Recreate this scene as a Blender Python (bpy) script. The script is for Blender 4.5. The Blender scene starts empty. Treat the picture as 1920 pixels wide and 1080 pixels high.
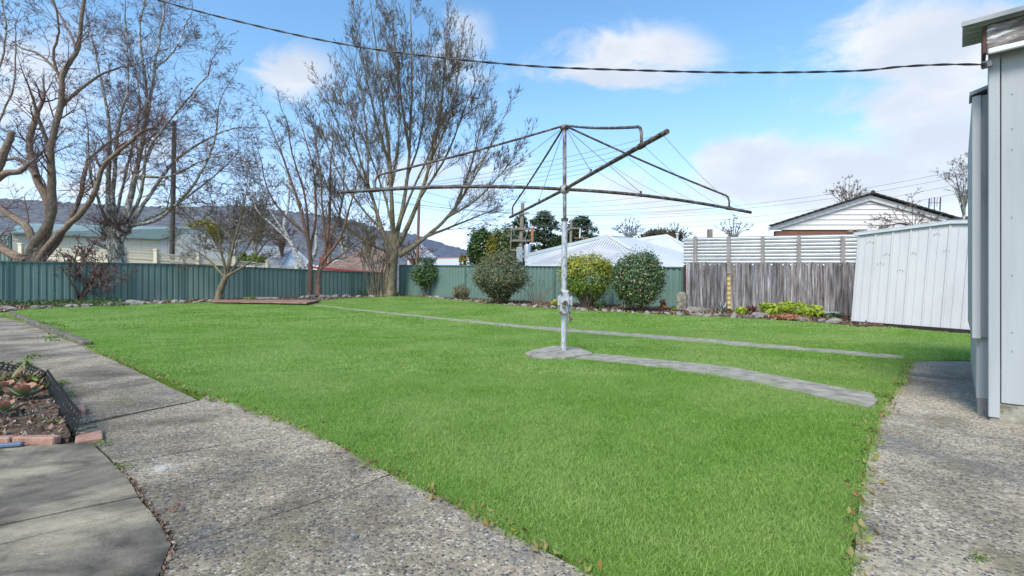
import bpy, bmesh, math, random
import numpy as np
from mathutils import Vector, Matrix
random.seed(7); RNG = np.random.default_rng(7)
SC = bpy.context.scene; COL = SC.collection
R = math.radians
# ------------------------------------------------------------------ camera
F, CX, HY, H = 900.0, 960.0, 535.0, 0.85       # focal length and horizon of the photograph, eye height
cam = bpy.data.cameras.new('camera'); co = bpy.data.objects.new('camera', cam); COL.objects.link(co)
co.location = (0, 0, H); co.rotation_euler = (R(90), 0, 0)
cam.sensor_width = 36; cam.lens = 36*F/1920; cam.shift_y = -(540-HY)/1920
cam.clip_start = 0.05; cam.clip_end = 4000
SC.camera = co
# ------------------------------------------------------------------ world
W = bpy.data.worlds.new('World'); SC.world = W; W.use_nodes = True
SUN_EL, SUN_AZ = 47, 206      # degrees, azimuth clockwise from +Y
class NT:
    def __init__(s, tree): s.t = tree; s.n = tree.nodes; s.l = tree.links
    def add(s, typ, **kw):
        n = s.n.new(typ)
        for k, v in kw.items(): setattr(n, k, v)
        return n
    def put(s, sock, v):
        if isinstance(v, bpy.types.NodeSocket): s.l.new(v, sock)
        elif v is not None:
            if sock.type == 'RGBA' and len(v) == 3: v = (*v, 1)
            sock.default_value = v
    def math(s, op, a, b=None, c=None, clamp=False):
        n = s.add('ShaderNodeMath', operation=op, use_clamp=clamp)
        for i, v in enumerate((a, b, c)): s.put(n.inputs[i], v)
        return n.outputs[0]
    def vmath(s, op, a, b=None):
        n = s.add('ShaderNodeVectorMath', operation=op)
        s.put(n.inputs[0], a); s.put(n.inputs[1], b)
        return n.outputs[0]
    def noise(s, vec, scale, detail=4, rough=.55, dist=0.0):
        n = s.add('ShaderNodeTexNoise'); s.put(n.inputs['Vector'], vec)
        n.inputs['Scale'].default_value = scale; n.inputs['Detail'].default_value = detail
        n.inputs['Roughness'].default_value = rough; n.inputs['Distortion'].default_value = dist
        return n.outputs['Fac']
    def ramp(s, fac, stops, interp='LINEAR'):
        n = s.add('ShaderNodeValToRGB'); n.color_ramp.interpolation = interp
        e = n.color_ramp.elements
        while len(e) < len(stops): e.new(.5)
        for i, (p, c) in enumerate(stops):
            e[i].position = p
            c = (c, c, c) if isinstance(c, (int, float)) else c
            e[i].color = (*c, 1)
        s.put(n.inputs[0], fac)
        return n.outputs[0]
    def step(s, v, a, b):
        n = s.add('ShaderNodeMapRange', interpolation_type='SMOOTHSTEP')
        s.put(n.inputs[0], v); n.inputs[1].default_value = a; n.inputs[2].default_value = b
        return n.outputs[0]
    def mix(s, fac, a, b, mode='MIX'):
        n = s.add('ShaderNodeMix', data_type='RGBA', blend_type=mode)
        s.put(n.inputs[0], fac); s.put(n.inputs[6], a); s.put(n.inputs[7], b)
        return n.outputs[2]
    def scale(s, vec, xyz):
        n = s.add('ShaderNodeMapping'); s.put(n.inputs[0], vec); n.inputs['Scale'].default_value = xyz
        return n.outputs[0]

def build_sky():
    k = NT(W.node_tree); k.n.clear()
    out = k.add('ShaderNodeOutputWorld'); bg = k.add('ShaderNodeBackground')
    sky = k.add('ShaderNodeTexSky', sky_type='NISHITA'); sky.sun_disc = False
    sky.sun_elevation = R(SUN_EL); sky.sun_rotation = R(SUN_AZ)
    sky.air_density = 1.0; sky.dust_density = .6; sky.ozone_density = 2.0
    d = k.add('ShaderNodeTexCoord').outputs['Generated']
    sx = k.add('ShaderNodeSeparateXYZ'); k.put(sx.inputs[0], d)
    x, y, z = sx.outputs
    zz = k.math('ADD', k.math('ABSOLUTE', z), .16)
    pv = k.add('ShaderNodeCombineXYZ')
    k.put(pv.inputs[0], k.math('DIVIDE', x, zz)); k.put(pv.inputs[1], k.math('DIVIDE', y, zz)); pv.inputs[2].default_value = 3.7
    big = k.noise(pv.outputs[0], .55, 3, .5)
    fine = k.noise(pv.outputs[0], 1.6, 9, .6, .35)
    puff = k.noise(k.scale(d, (1, 1, 1.7)), 7.5, 10, .66, .45)
    yy = k.math('MAXIMUM', y, .05)
    u, v = k.math('DIVIDE', x, yy), k.math('DIVIDE', z, yy)
    wu = k.math('ADD', u, k.math('MULTIPLY', k.math('SUBTRACT', puff, .5), .22))
    wv = k.math('ADD', v, k.math('MULTIPLY', k.math('SUBTRACT', fine, .5), .16))
    tot = None
    # the larger cumulus banks: direction, half width, half height, weight
    for (px, py, a, b, w) in [(560, 135, 85, 60, .75), (1215, 95, 115, 48, 1.0), (1150, 138, 160, 32, .85), (1740, 90, 150, 95, 1.25),
                              (1730, 190, 170, 55, .9), (1420, 325, 145, 62, 1.25), (1600, 350, 260, 85, 1.2), (1760, 270, 150, 75, 1.05),
                              (1230, 370, 300, 60, .62), (60, 150, 170, 150, .58), (880, 60, 60, 60, .45), (900, 140, 60, 30, .3),
                              (820, 340, 300, 70, .5), (1880, 20, 90, 30, .8), (300, 310, 330, 80, .5)]:
        du = k.math('DIVIDE', k.math('SUBTRACT', wu, (px-CX)/F), a/F)
        dv = k.math('DIVIDE', k.math('SUBTRACT', wv, (HY-py)/F), b/F)
        q = k.math('ADD', k.math('MULTIPLY', du, du), k.math('MULTIPLY', dv, dv))
        g = k.math('MULTIPLY', k.math('POWER', 2.718, k.math('MULTIPLY', q, -.9)), w)
        tot = g if tot is None else k.math('MAXIMUM', tot, g)
    tot = k.math('MULTIPLY', tot, k.step(y, .0, .3))
    free = k.math('MULTIPLY', k.step(big, .5, .75), k.step(y, .45, .1))     # scattered clouds in the rest of the sky
    tot = k.math('MAXIMUM', tot, free)
    tx = k.math('ADD', k.math('MULTIPLY', fine, .6), k.math('MULTIPLY', puff, .4))
    dens = k.step(k.math('ADD', tot, k.math('MULTIPLY', k.math('SUBTRACT', tx, .5), 2.2)), .12, .82)
    hz = k.math('POWER', k.math('SUBTRACT', 1.0, k.math('ABSOLUTE', z), clamp=True), 6.5)
    dens = k.math('MAXIMUM', dens, k.math('MULTIPLY', hz, .9))
    shade = k.step(k.math('ADD', k.math('MULTIPLY', k.noise(k.scale(d, (1, 1, 2.2)), 4.2, 5, .55), .8), k.math('MULTIPLY', tot, -.12)), .18, .5)
    cc = k.mix(shade, (CLOUD*.70, CLOUD*.75, CLOUD*.84), (CLOUD, CLOUD*1.0, CLOUD*1.01))
    tint = k.mix(k.step(z, .02, .4), (.98, 1.0, 1.12), SKYTINT)
    blue = k.mix(1.0, sky.outputs[0], tint, 'MULTIPLY')
    colr = k.mix(k.math('MULTIPLY', dens, .9), blue, cc)
    k.put(bg.inputs[0], colr); bg.inputs[1].default_value = SKY_STR
    k.l.new(bg.outputs[0], out.inputs[0])
SKY_STR, CLOUD, SKYTINT = .122, 4.6, (.88, 1.17, 1.22)
build_sky()
sl = bpy.data.lights.new('sun', 'SUN'); sl.energy = 1.95; sl.angle = R(20); sl.color = (1, .93, .83)
so = bpy.data.objects.new('sun', sl); COL.objects.link(so)
sd = Vector((math.sin(R(SUN_AZ))*math.cos(R(SUN_EL)), math.cos(R(SUN_AZ))*math.cos(R(SUN_EL)), math.sin(R(SUN_EL))))
so.rotation_euler = (-sd).to_track_quat('-Z', 'Y').to_euler(); so.location = (0, -5, 30)
vs = SC.view_settings; vs.view_transform = 'Standard'; vs.look = 'None'; vs.gamma = 1; vs.use_curve_mapping = False
vs.exposure = .92
SC.cycles.max_bounces = 6; SC.cycles.transparent_max_bounces = 6

# ------------------------------------------------------------------ placing
def gz(x, y):
    if y < 8: return 0.0
    if y < 12: return .02*(y-8)**2/8
    return .02*(min(y, 27)-10)
def G(px, py, dz=0.0):
    k = max((py-HY)/F, .004); y = (H)/k
    for _ in range(60): y = .5*y+.5*(H-gz(0, y))/k
    return Vector(((px-CX)/F*y, y, gz(0, y)+dz))
def P(px, py, y): return Vector(((px-CX)/F*y, y, H-(py-HY)/F*y))
def X(px, y): return (px-CX)/F*y
def Z(py, y): return H-(py-HY)/F*y

# ------------------------------------------------------------------ objects
ORG = {}
def tag(o, label=None, cat=None, group=None, kind=None):
    if label: o['label'] = label
    if cat: o['category'] = cat
    if group: o['group'] = group
    if kind: o['kind'] = kind
    return o
def thing(name, loc, label, cat, group=None):
    o = bpy.data.objects.new(name, None); COL.objects.link(o); o.location = loc
    o.empty_display_size = .2; ORG[o] = Vector(loc)
    return tag(o, label, cat, group)
def link(name, me, mat, parent=None, loc=None, smooth=False):
    if mat is not None and not me.materials: me.materials.append(mat)
    o = bpy.data.objects.new(name, me); COL.objects.link(o)
    if parent is not None: o.parent = parent
    if loc is not None: o.location = loc
    return o
def origin_of(parent): return ORG.get(parent, Vector((0, 0, 0)))
class MB:
    def __init__(s): s.v = []; s.f = []; s.sm = []
    def add(s, vs, fs, smooth=False):
        b = len(s.v); s.v += [tuple(p) for p in vs]; s.f += [tuple(i+b for i in f) for f in fs]; s.sm += [smooth]*len(fs)
        return s
    def box(s, c, size, rz=0.0, rx=0.0, ry=0.0):
        m = Matrix.Rotation(rz, 3, 'Z') @ Matrix.Rotation(ry, 3, 'Y') @ Matrix.Rotation(rx, 3, 'X'); c = Vector(c)
        h = [q/2 for q in size]
        vs = [c + m @ Vector((a*h[0], b*h[1], d*h[2])) for a in (-1, 1) for b in (-1, 1) for d in (-1, 1)]
        return s.add(vs, [(0, 1, 3, 2), (4, 6, 7, 5), (0, 4, 5, 1), (2, 3, 7, 6), (0, 2, 6, 4), (1, 5, 7, 3)])
    def bar(s, a, b, w, t, up=(0, 0, 1)):
        a, b = Vector(a), Vector(b); d = (b-a).normalized(); sd_ = d.cross(Vector(up))
        if sd_.length < 1e-4: sd_ = d.cross(Vector((1, 0, 0)))
        sd_.normalize(); u = sd_.cross(d)
        vs = [q + sd_*(i*w/2) + u*(j*t/2) for q in (a, b) for i, j in ((-1, -1), (1, -1), (1, 1), (-1, 1))]
        return s.add(vs, [(3, 2, 1, 0), (4, 5, 6, 7), (0, 1, 5, 4), (1, 2, 6, 5), (2, 3, 7, 6), (3, 0, 4, 7)])
    def tube(s, pts, rad, n=8, cap=True):
        pts = [Vector(p) for p in pts]; m = len(pts)
        if not isinstance(rad, (list, tuple)): rad = [rad]*m
        vs = []; ref = None
        for i, p in enumerate(pts):
            t = (pts[min(i+1, m-1)]-pts[max(i-1, 0)])
            t = t.normalized() if t.length > 1e-9 else Vector((0, 0, 1))
            if ref is None: ref = Vector((1, 0, 0)) if abs(t.x) < .8 else Vector((0, 1, 0))
            a = (ref - t*ref.dot(t)).normalized(); ref = a; b = t.cross(a)
            vs += [p + (a*math.cos(2*math.pi*j/n)+b*math.sin(2*math.pi*j/n))*rad[i] for j in range(n)]
        fs = [(i*n+j, i*n+(j+1) % n, (i+1)*n+(j+1) % n, (i+1)*n+j) for i in range(m-1) for j in range(n)]
        s.add(vs, fs, True)
        if cap: s.add(vs[:n], [tuple(range(n-1, -1, -1))]); s.add(vs[-n:], [tuple(range(n))])
        return s
    def prism(s, poly, z0, z1):       # poly: (x, y) anticlockwise; z0 / z1 numbers or functions of x, y
        f0 = z0 if callable(z0) else (lambda x, y: z0); f1 = z1 if callable(z1) else (lambda x, y: z1)
        n = len(poly)
        vs = [(p[0], p[1], f0(p[0], p[1])) for p in poly]+[(p[0], p[1], f1(p[0], p[1])) for p in poly]
        return s.add(vs, [tuple(range(n-1, -1, -1)), tuple(range(n, 2*n))]+[(i, (i+1) % n, n+(i+1) % n, n+i) for i in range(n)])
    def slab(s, pts, t):              # a sheet of any outline thickened along -z
        n = len(pts); pts = [Vector(p) for p in pts]
        vs = pts+[p-Vector((0, 0, t)) for p in pts]
        return s.add(vs, [tuple(range(n)), tuple(range(2*n-1, n-1, -1))]+[((i+1) % n, i, n+i, n+(i+1) % n) for i in range(n)])
    def plate(s, pts, n_, t):         # a polygon thickened by t along n_
        n = len(pts); pts = [Vector(p) for p in pts]; o = Vector(n_).normalized()*t
        vs = pts+[p-o for p in pts]
        return s.add(vs, [tuple(range(n)), tuple(range(2*n-1, n-1, -1))]+[((i+1) % n, i, n+i, n+(i+1) % n) for i in range(n)])
    def build(s, name, mat, parent=None, loc=None, bevel=0, fix=True):
        o0 = origin_of(parent) if parent is not None else Vector(loc or (0, 0, 0))
        me = bpy.data.meshes.new(name)
        me.from_pydata([(v[0]-o0.x, v[1]-o0.y, v[2]-o0.z) for v in s.v], [], s.f)
        me.polygons.foreach_set('use_smooth', s.sm)
        if fix or bevel:
            bm = bmesh.new(); bm.from_mesh(me)
            if fix: bmesh.ops.recalc_face_normals(bm, faces=bm.faces)
            if bevel: bmesh.ops.bevel(bm, geom=bm.edges[:], offset=bevel, segments=1, affect='EDGES', clamp_overlap=True)
            bm.to_mesh(me); bm.free()
        o = link(name, me, mat, parent, None if parent is not None else o0)
        if parent is not None: ORG[o] = o0
        return o
def np_obj(name, v, f, mat, parent=None, loc=(0, 0, 0), smooth=False):
    o0 = origin_of(parent) if parent is not None else Vector(loc)
    v = np.asarray(v, np.float32)-np.array(o0, np.float32); f = np.asarray(f, np.int32); k = f.shape[1]
    me = bpy.data.meshes.new(name)
    me.vertices.add(len(v)); me.vertices.foreach_set('co', v.ravel())
    me.loops.add(f.size); me.loops.foreach_set('vertex_index', f.ravel())
    me.polygons.add(len(f)); me.polygons.foreach_set('loop_start', np.arange(0, f.size, k, dtype=np.int32))
    if smooth: me.polygons.foreach_set('use_smooth', np.ones(len(f), bool))
    me.update(calc_edges=True)
    o = link(name, me, mat, parent, None if parent is not None else o0)
    if parent is not None: ORG[o] = o0
    return o
def copy_of(o, parent=None):
    c = o.copy(); COL.objects.link(c)
    if parent is not None: c.parent = parent
    return c

# ------------------------------------------------------------------ materials
def newmat(name):
    m = bpy.data.materials.new(name); m.use_nodes = True
    k = NT(m.node_tree); b = k.n['Principled BSDF']
    return m, k, b
def surf(name, stops, scale=6, rough=.7, stretch=(1, 1, 1), detail=6, bump=0, bscale=None, metal=0, spec=.3, island=0, spots=None, dist=0.0):
    """noise-driven colour over stops, optional fine relief, per-piece variation and sparse spots"""
    m, k, b = newmat(name)
    pos = k.add('ShaderNodeTexCoord').outputs['Object']
    if island: pos = k.vmath('ADD', pos, k.vmath('MULTIPLY', k.add('ShaderNodeObjectInfo').outputs['Random'], (37, 53, 71)))
    vec = k.scale(pos, stretch)
    c = k.ramp(k.noise(vec, scale, detail, .6, dist), stops)
    if island:
        r = k.add('ShaderNodeObjectInfo').outputs['Random']
        ml = k.math('ADD', 1-island, k.math('MULTIPLY', r, 2*island))
        cb = k.add('ShaderNodeCombineXYZ')
        for i in range(3): k.put(cb.inputs[i], ml)
        c = k.mix(1.0, c, cb.outputs[0], 'MULTIPLY')
    if spots:
        sc_, th, colr = spots
        c = k.mix(k.step(k.noise(vec, sc_, 5, .6), th, th+.06), c, colr)
    k.put(b.inputs['Base Color'], c)
    b.inputs['Roughness'].default_value = rough; b.inputs['Metallic'].default_value = metal
    b.inputs['Specular IOR Level'].default_value = spec
    if bump:
        bn = k.add('ShaderNodeBump'); bn.inputs['Strength'].default_value = bump; bn.inputs['Distance'].default_value = .02
        k.put(bn.inputs['Height'], k.noise(vec, bscale or scale*4, 5, .6)); k.l.new(bn.outputs[0], b.inputs['Normal'])
    return m
def leafmat(name, stops, rough=.5, trans=.25, spec=.3, patch=0, patchcol=None, pscale=1.5):
    m, k, b = newmat(name)
    r = k.add('ShaderNodeNewGeometry').outputs['Random Per Island']
    c = k.ramp(r, stops)
    if patch:
        pos = k.add('ShaderNodeNewGeometry').outputs['Position']
        c = k.mix(k.math('MULTIPLY', k.step(k.noise(pos, pscale, 3, .5), .42, .62), patch), c, patchcol)
    k.put(b.inputs['Base Color'], c); b.inputs['Roughness'].default_value = rough
    b.inputs['Specular IOR Level'].default_value = spec
    tr = k.add('ShaderNodeBsdfTranslucent'); k.put(tr.inputs[0], c)
    mx = k.add('ShaderNodeMixShader'); mx.inputs[0].default_value = trans
    k.l.new(b.outputs[0], mx.inputs[1]); k.l.new(tr.outputs[0], mx.inputs[2])
    k.l.new(mx.outputs[0], k.n['Material Output'].inputs[0])
    return m
def aggregate(name, tint, stone=95, stain=.5, seed=0.0, patch=None):
    m, k, b = newmat(name)
    pos = k.add('ShaderNodeNewGeometry').outputs['Position']
    off = k.vmath('ADD', pos, (seed, seed*1.7, 0))
    jit = k.add('ShaderNodeTexNoise'); jit.inputs['Scale'].default_value = 60; k.put(jit.inputs['Vector'], off)
    wv = k.vmath('ADD', off, k.vmath('SCALE', jit.outputs['Color']) if False else k.vmath('MULTIPLY', jit.outputs['Color'], (.012, .012, .012)))
    vo = k.add('ShaderNodeTexVoronoi'); vo.inputs['Scale'].default_value = stone; k.put(vo.inputs['Vector'], wv)
    ve = k.add('ShaderNodeTexVoronoi', feature='DISTANCE_TO_EDGE'); ve.inputs['Scale'].default_value = stone; k.put(ve.inputs['Vector'], wv)
    sp = k.add('ShaderNodeSeparateColor'); k.put(sp.inputs[0], vo.outputs['Color'])
    stones = k.ramp(sp.outputs[0], [(0, (.04, .042, .05)), (.22, (.10, .10, .105)), (.42, (.17, .15, .125)), (.68, (.34, .285, .21)), (.9, (.5, .44, .35)), (1, (.62, .58, .51))])
    mort = k.ramp(k.noise(off, 30, 5), [(.3, tuple(t*.6 for t in tint)), (.7, tuple(t*1.0 for t in tint))])
    cover = k.noise(off, 1.3, 6, .6)
    isst = k.math('MULTIPLY', k.step(ve.outputs['Distance'], .04, .14), k.step(k.math('ADD', sp.outputs[1], k.math('MULTIPLY', cover, -.9)), -.42, -.02))
    c = k.mix(isst, mort, stones)
    st1 = k.ramp(k.noise(off, .9, 7, .62, .4), [(.36, .36), (.45, .68), (.54, 1.08), (.66, 1.3)])
    c = k.mix(stain*1.3 if stain < .76 else 1.0, c, k.mix(1.0, c, st1, 'MULTIPLY'))
    moss = k.math('MULTIPLY', k.step(k.noise(off, 2.2, 7, .65, .5), .54, .68), .45)
    c = k.mix(moss, c, (.15, .125, .055))
    wet = k.math('MULTIPLY', k.step(k.noise(off, .75, 8, .68, .6), .5, .6), .62)
    c = k.mix(wet, c, (.12, .12, .125))
    if patch:
        dd = k.add('ShaderNodeVectorMath', operation='DISTANCE'); k.put(dd.inputs[0], k.scale(pos, (1, 1.2, 0))); dd.inputs[1].default_value = (patch[0], patch[1]*1.2, 0)
        c = k.mix(k.math('MULTIPLY', k.step(k.math('ADD', dd.outputs['Value'], k.math('MULTIPLY', k.noise(pos, 40, 6, .75), .3)), .24, .13), .75), c, (.6, .57, .5))
    k.put(b.inputs['Base Color'], c)
    k.put(b.inputs['Roughness'], k.math('SUBTRACT', .85, k.math('MULTIPLY', wet, .45))); b.inputs['Specular IOR Level'].default_value = .35
    bn = k.add('ShaderNodeBump'); bn.inputs['Strength'].default_value = .7; bn.inputs['Distance'].default_value = .006
    k.put(bn.inputs['Height'], k.math('ADD', k.math('MINIMUM', ve.outputs['Distance'], .3), k.math('MULTIPLY', k.noise(off, 18, 5), .5)))
    k.l.new(bn.outputs[0], b.inputs['Normal'])
    return m
def smoothcrete(name):
    m, k, b = newmat(name)
    pos = k.add('ShaderNodeNewGeometry').outputs['Position']
    n1 = k.noise(pos, 1.1, 8, .62, .7); n2 = k.noise(k.scale(pos, (1, 1.6, 1)), 4.5, 7, .65, .5); n3 = k.noise(pos, 160, 3, .6)
    c = k.ramp(n1, [(.38, (.085, .073, .06)), (.46, (.175, .148, .112)), (.53, (.31, .262, .185)), (.64, (.42, .355, .255))])
    c = k.mix(.8, c, k.mix(1.0, c, k.ramp(n2, [(.36, .5), (.5, 1.0), (.64, 1.25)]), 'MULTIPLY'))
    c = k.mix(k.math('MULTIPLY', k.step(n2, .56, .66), .4), c, (.19, .145, .07))
    c = k.mix(k.step(k.noise(pos, 9, 3, .5), .72, .76), c, (.5, .49, .46))
    c = k.mix(.5, c, k.mix(1.0, c, k.ramp(n3, [(.3, .6), (.7, 1.3)]), 'MULTIPLY'))
    k.put(b.inputs['Base Color'], c); b.inputs['Roughness'].default_value = .8; b.inputs['Specular IOR Level'].default_value = .3
    bn = k.add('ShaderNodeBump'); bn.inputs['Strength'].default_value = .5; bn.inputs['Distance'].default_value = .004
    k.put(bn.inputs['Height'], k.math('ADD', k.noise(pos, 90, 4), k.math('MULTIPLY', n2, 2.5))); k.l.new(bn.outputs[0], b.inputs['Normal'])
    return m
M = {}
M['agg'] = aggregate('aggregate_concrete', (.425, .335, .225), 98, .75, 0.0, tuple(G(303, 874)[:2]))
M['agg2'] = aggregate('pale_aggregate_concrete', (.485, .395, .275), 90, .75, 4.3)
M['crete'] = smoothcrete('smooth_concrete')
M['pathc'] = surf('path_concrete', [(.32, (.2, .178, .14)), (.5, (.33, .3, .245)), (.68, (.43, .395, .33))], 8, .85, bump=.4)
M['soil'] = surf('garden_soil', [(.3, (.05, .035, .025)), (.5, (.11, .072, .05)), (.7, (.2, .135, .095))], 14, .95, bump=1, bscale=40)
M['joint'] = surf('dark_earth', [(.3, (.035, .03, .02)), (.7, (.12, .105, .055))], 20, .95)
M['earth'] = surf('distant_ground', [(.3, (.06, .08, .035)), (.7, (.12, .12, .06))], .3, .95)
M['turf'] = surf('turf_soil', [(.3, (.10, .17, .035)), (.7, (.16, .25, .05))], 3, 1.0, spec=0)
M['green'] = surf('green_steel', [(.3, (.13, .21, .18)), (.7, (.16, .245, .21))], 1.2, .45, bump=.02, spec=.4)
M['greend'] = surf('green_steel_trim', [(.3, (.08, .145, .125)), (.7, (.1, .17, .145))], 1.2, .45)
M['paling'] = surf('weathered_paling', [(.32, (.05, .042, .04)), (.44, (.14, .122, .118)), (.56, (.26, .24, .24)), (.7, (.47, .45, .455))], 5, .9, stretch=(6, 6, .45), bump=.6, island=.35)
M['post'] = surf('grey_timber', [(.3, (.2, .175, .165)), (.7, (.38, .345, .33))], 5, .9, stretch=(3, 3, .5), bump=.4)
M['redpost'] = surf('brown_timber', [(.3, (.07, .035, .03)), (.7, (.13, .07, .055))], 5, .8, stretch=(3, 3, .5))
M['zinc'] = surf('zinc_sheet', [(.3, (.5, .52, .53)), (.7, (.62, .635, .64))], 2, .42, metal=.8, spec=.5)
M['yzinc'] = surf('yellowed_sheet', [(.3, (.5, .38, .15)), (.7, (.65, .52, .25))], 2, .6)
M['tin'] = surf('dull_tin_roof', [(.3, (.24, .25, .255)), (.7, (.38, .39, .395))], 6, .6, metal=.1)
M['shed'] = surf('shed_steel', [(.3, (.52, .515, .52)), (.5, (.59, .58, .585)), (.7, (.64, .63, .63))], 1.6, .5, stretch=(1, 1, .35), spots=(26, .735, (.33, .25, .2)))
M['shedtrim'] = surf('shed_trim', [(.3, (.5, .52, .55)), (.7, (.66, .68, .7))], 3, .5, metal=.2)
M['fibro'] = surf('painted_fibro', [(.34, (.25, .265, .27)), (.46, (.36, .376, .384)), (.62, (.43, .443, .447))], 2.4, .55, stretch=(2.2, 2.2, .35), bump=.12, bscale=30, spots=(30, .71, (.36, .39, .41)), dist=.4)
def cracked(m):
    k = NT(m.node_tree); b = k.n['Principled BSDF']; old = b.inputs['Base Color'].links[0].from_socket
    pos = k.add('ShaderNodeTexCoord').outputs['Object']
    n1 = k.noise(k.scale(pos, (14, 14, .5)), 2.2, 3, .5, .3); n2 = k.noise(pos, 2.2, 3, .5)
    line = k.math('MULTIPLY', k.math('SUBTRACT', 1.0, k.step(k.math('ABSOLUTE', k.math('SUBTRACT', n1, .5)), .002, .012)), k.step(n2, .48, .6))
    run = k.math('MULTIPLY', k.step(k.noise(k.scale(pos, (9, 9, .35)), 1.5, 5, .6), .5, .66), .35)
    k.put(b.inputs['Base Color'], k.mix(k.math('MULTIPLY', line, .7), k.mix(run, old, (.26, .27, .265)), (.12, .12, .115)))
cracked(M['fibro'])
M['fibrob'] = surf('painted_board', [(.3, (.36, .378, .384)), (.7, (.44, .455, .46))], 3, .5, stretch=(3, 3, .3), bump=.1, spots=(40, .72, (.32, .33, .34)))
M['peel'] = surf('peeling_board', [(.40, (.12, .1, .09)), (.5, (.24, .21, .19)), (.58, (.33, .30, .28)), (.62, (.75, .76, .75))], 5, .85, stretch=(1.4, 1.4, 6), bump=.6, bscale=12)
M['whitebd'] = surf('white_paint', [(.3, (.68, .69, .68)), (.7, (.78, .78, .77))], 4, .6)
M['footing'] = surf('old_footing', [(.34, (.10, .088, .065)), (.5, (.24, .215, .165)), (.66, (.42, .385, .315))], 8, .9, bump=.8)
M['kerb'] = surf('mossy_kerb', [(.3, (.07, .065, .05)), (.5, (.15, .14, .10)), (.7, (.25, .23, .19))], 9, .95, bump=.8)
M['dark'] = surf('base_shade', [(.3, (.02, .018, .016)), (.7, (.04, .035, .03))], 8, .9)  # dark colour painted for the shade at the foot of the shed
M['galv'] = surf('worn_galvanised_pipe', [(.36, (.09, .055, .04)), (.47, (.2, .175, .16)), (.55, (.33, .325, .32)), (.7, (.46, .465, .47))], 16, .5, stretch=(1, 1, .5), metal=.35, bump=.15)
M['rust'] = surf('rusty_pipe', [(.34, (.06, .035, .025)), (.5, (.12, .085, .07)), (.62, (.22, .185, .165)), (.8, (.4, .38, .36))], 14, .6, metal=.2, bump=.2)
M['greypaint'] = surf('silver_paint', [(.36, (.16, .14, .13)), (.44, (.44, .45, .47)), (.7, (.60, .62, .65))], 18, .5, stretch=(1.6, 1.6, .7), metal=.2)
M['wire'] = surf('wire', [(.3, (.22, .23, .25)), (.7, (.34, .35, .37))], 5, .5)
M['cable'] = surf('black_cable', [(.3, (.018, .018, .02)), (.7, (.04, .04, .045))], 9, .35, spec=.5)
M['cablel'] = surf('grey_cable', [(.3, (.1, .1, .11)), (.7, (.2, .2, .21))], 9, .35, spec=.5)
M['plastic'] = surf('black_plastic', [(.3, (.01, .01, .011)), (.7, (.022, .022, .023))], 9, .6, spec=.15)
M['brick'] = surf('pink_brick', [(.3, (.32, .17, .12)), (.7, (.48, .28, .21))], 25, .85, bump=.4)
M['blueplastic'] = surf('blue_plastic', [(.3, (.10, .15, .22)), (.7, (.15, .2, .28))], 8, .5)
M['deck'] = surf('red_deck_board', [(.3, (.17, .085, .06)), (.55, (.30, .17, .13)), (.8, (.45, .34, .30))], 4, .75, stretch=(.6, 3, 3), bump=.3, island=.2)
M['rock'] = surf('bush_rock', [(.34, (.15, .13, .11)), (.5, (.29, .26, .225)), (.66, (.47, .43, .375))], 7, .9, bump=.7, island=.3)
M['cream'] = surf('cream_wall', [(.3, (.78, .70, .53)), (.7, (.86, .78, .61))], .6, .7)
M['creamw'] = surf('pale_gable', [(.3, (.74, .71, .64)), (.7, (.82, .79, .72))], .6, .7)
M['teal'] = surf('teal_roof', [(.3, (.2, .27, .255)), (.7, (.28, .36, .34))], .7, .5, metal=.1)
M['white'] = surf('white_wall', [(.3, (.72, .72, .70)), (.7, (.8, .8, .78))], .8, .7)
M['whiteroof'] = surf('white_steel_roof', [(.3, (.56, .555, .57)), (.7, (.64, .635, .64))], .8, .45)
M['gutter'] = surf('white_gutter', [(.3, (.56, .60, .57)), (.7, (.66, .70, .67))], .8, .45)
M['tile'] = surf('grey_tile', [(.3, (.16, .185, .22)), (.5, (.25, .275, .31)), (.75, (.42, .44, .47))], 3, .7, stretch=(1, 1, 1), detail=4)
M['browntile'] = surf('brown_tile', [(.3, (.14, .085, .065)), (.5, (.24, .16, .125)), (.75, (.42, .34, .29))], 3, .75)
M['darktile'] = surf('dark_tile', [(.3, (.035, .03, .03)), (.7, (.085, .075, .07))], 4, .75, bump=.3)
M['red'] = surf('red_gutter', [(.3, (.24, .03, .03)), (.7, (.33, .05, .045))], 2, .5)
M['boards'] = surf('pale_weatherboard', [(.3, (.72, .66, .63)), (.6, (.8, .74, .71)), (.8, (.83, .78, .76))], 2, .65, stretch=(.5, .5, 4), island=.03)
M['brickw'] = surf('brown_brick', [(.3, (.17, .075, .045)), (.7, (.28, .13, .085))], 12, .9, bump=.4)
M['pole'] = surf('pole_timber', [(.3, (.17, .14, .11)), (.7, (.34, .30, .25))], 4, .9, stretch=(2, 2, .3))
M['polered'] = surf('brown_pole', [(.3, (.18, .10, .07)), (.7, (.28, .17, .13))], 4, .9, stretch=(2, 2, .3))
M['poledark'] = surf('dark_pole', [(.3, (.06, .05, .045)), (.7, (.12, .10, .09))], 4, .9, stretch=(2, 2, .3))
M['steel'] = surf('grey_steel', [(.3, (.36, .39, .42)), (.7, (.5, .53, .56))], 4, .5, metal=.3)
M['insul'] = surf('insulator', [(.3, (.4, .16, .09)), (.7, (.55, .25, .15))], 4, .4)
M['hillm'] = surf('wooded_hill', [(.36, (.07, .075, .088)), (.5, (.118, .124, .14)), (.63, (.18, .176, .18))], .35, 1.0, detail=8)  # haze is painted in: slope tones lightened and turned blue grey
M['hillf'] = surf('haze_blue_hill', [(.3, (.085, .10, .14)), (.7, (.125, .14, .18))], .06, 1.0, detail=8)  # blue of the distant air painted into the hill colour
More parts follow.
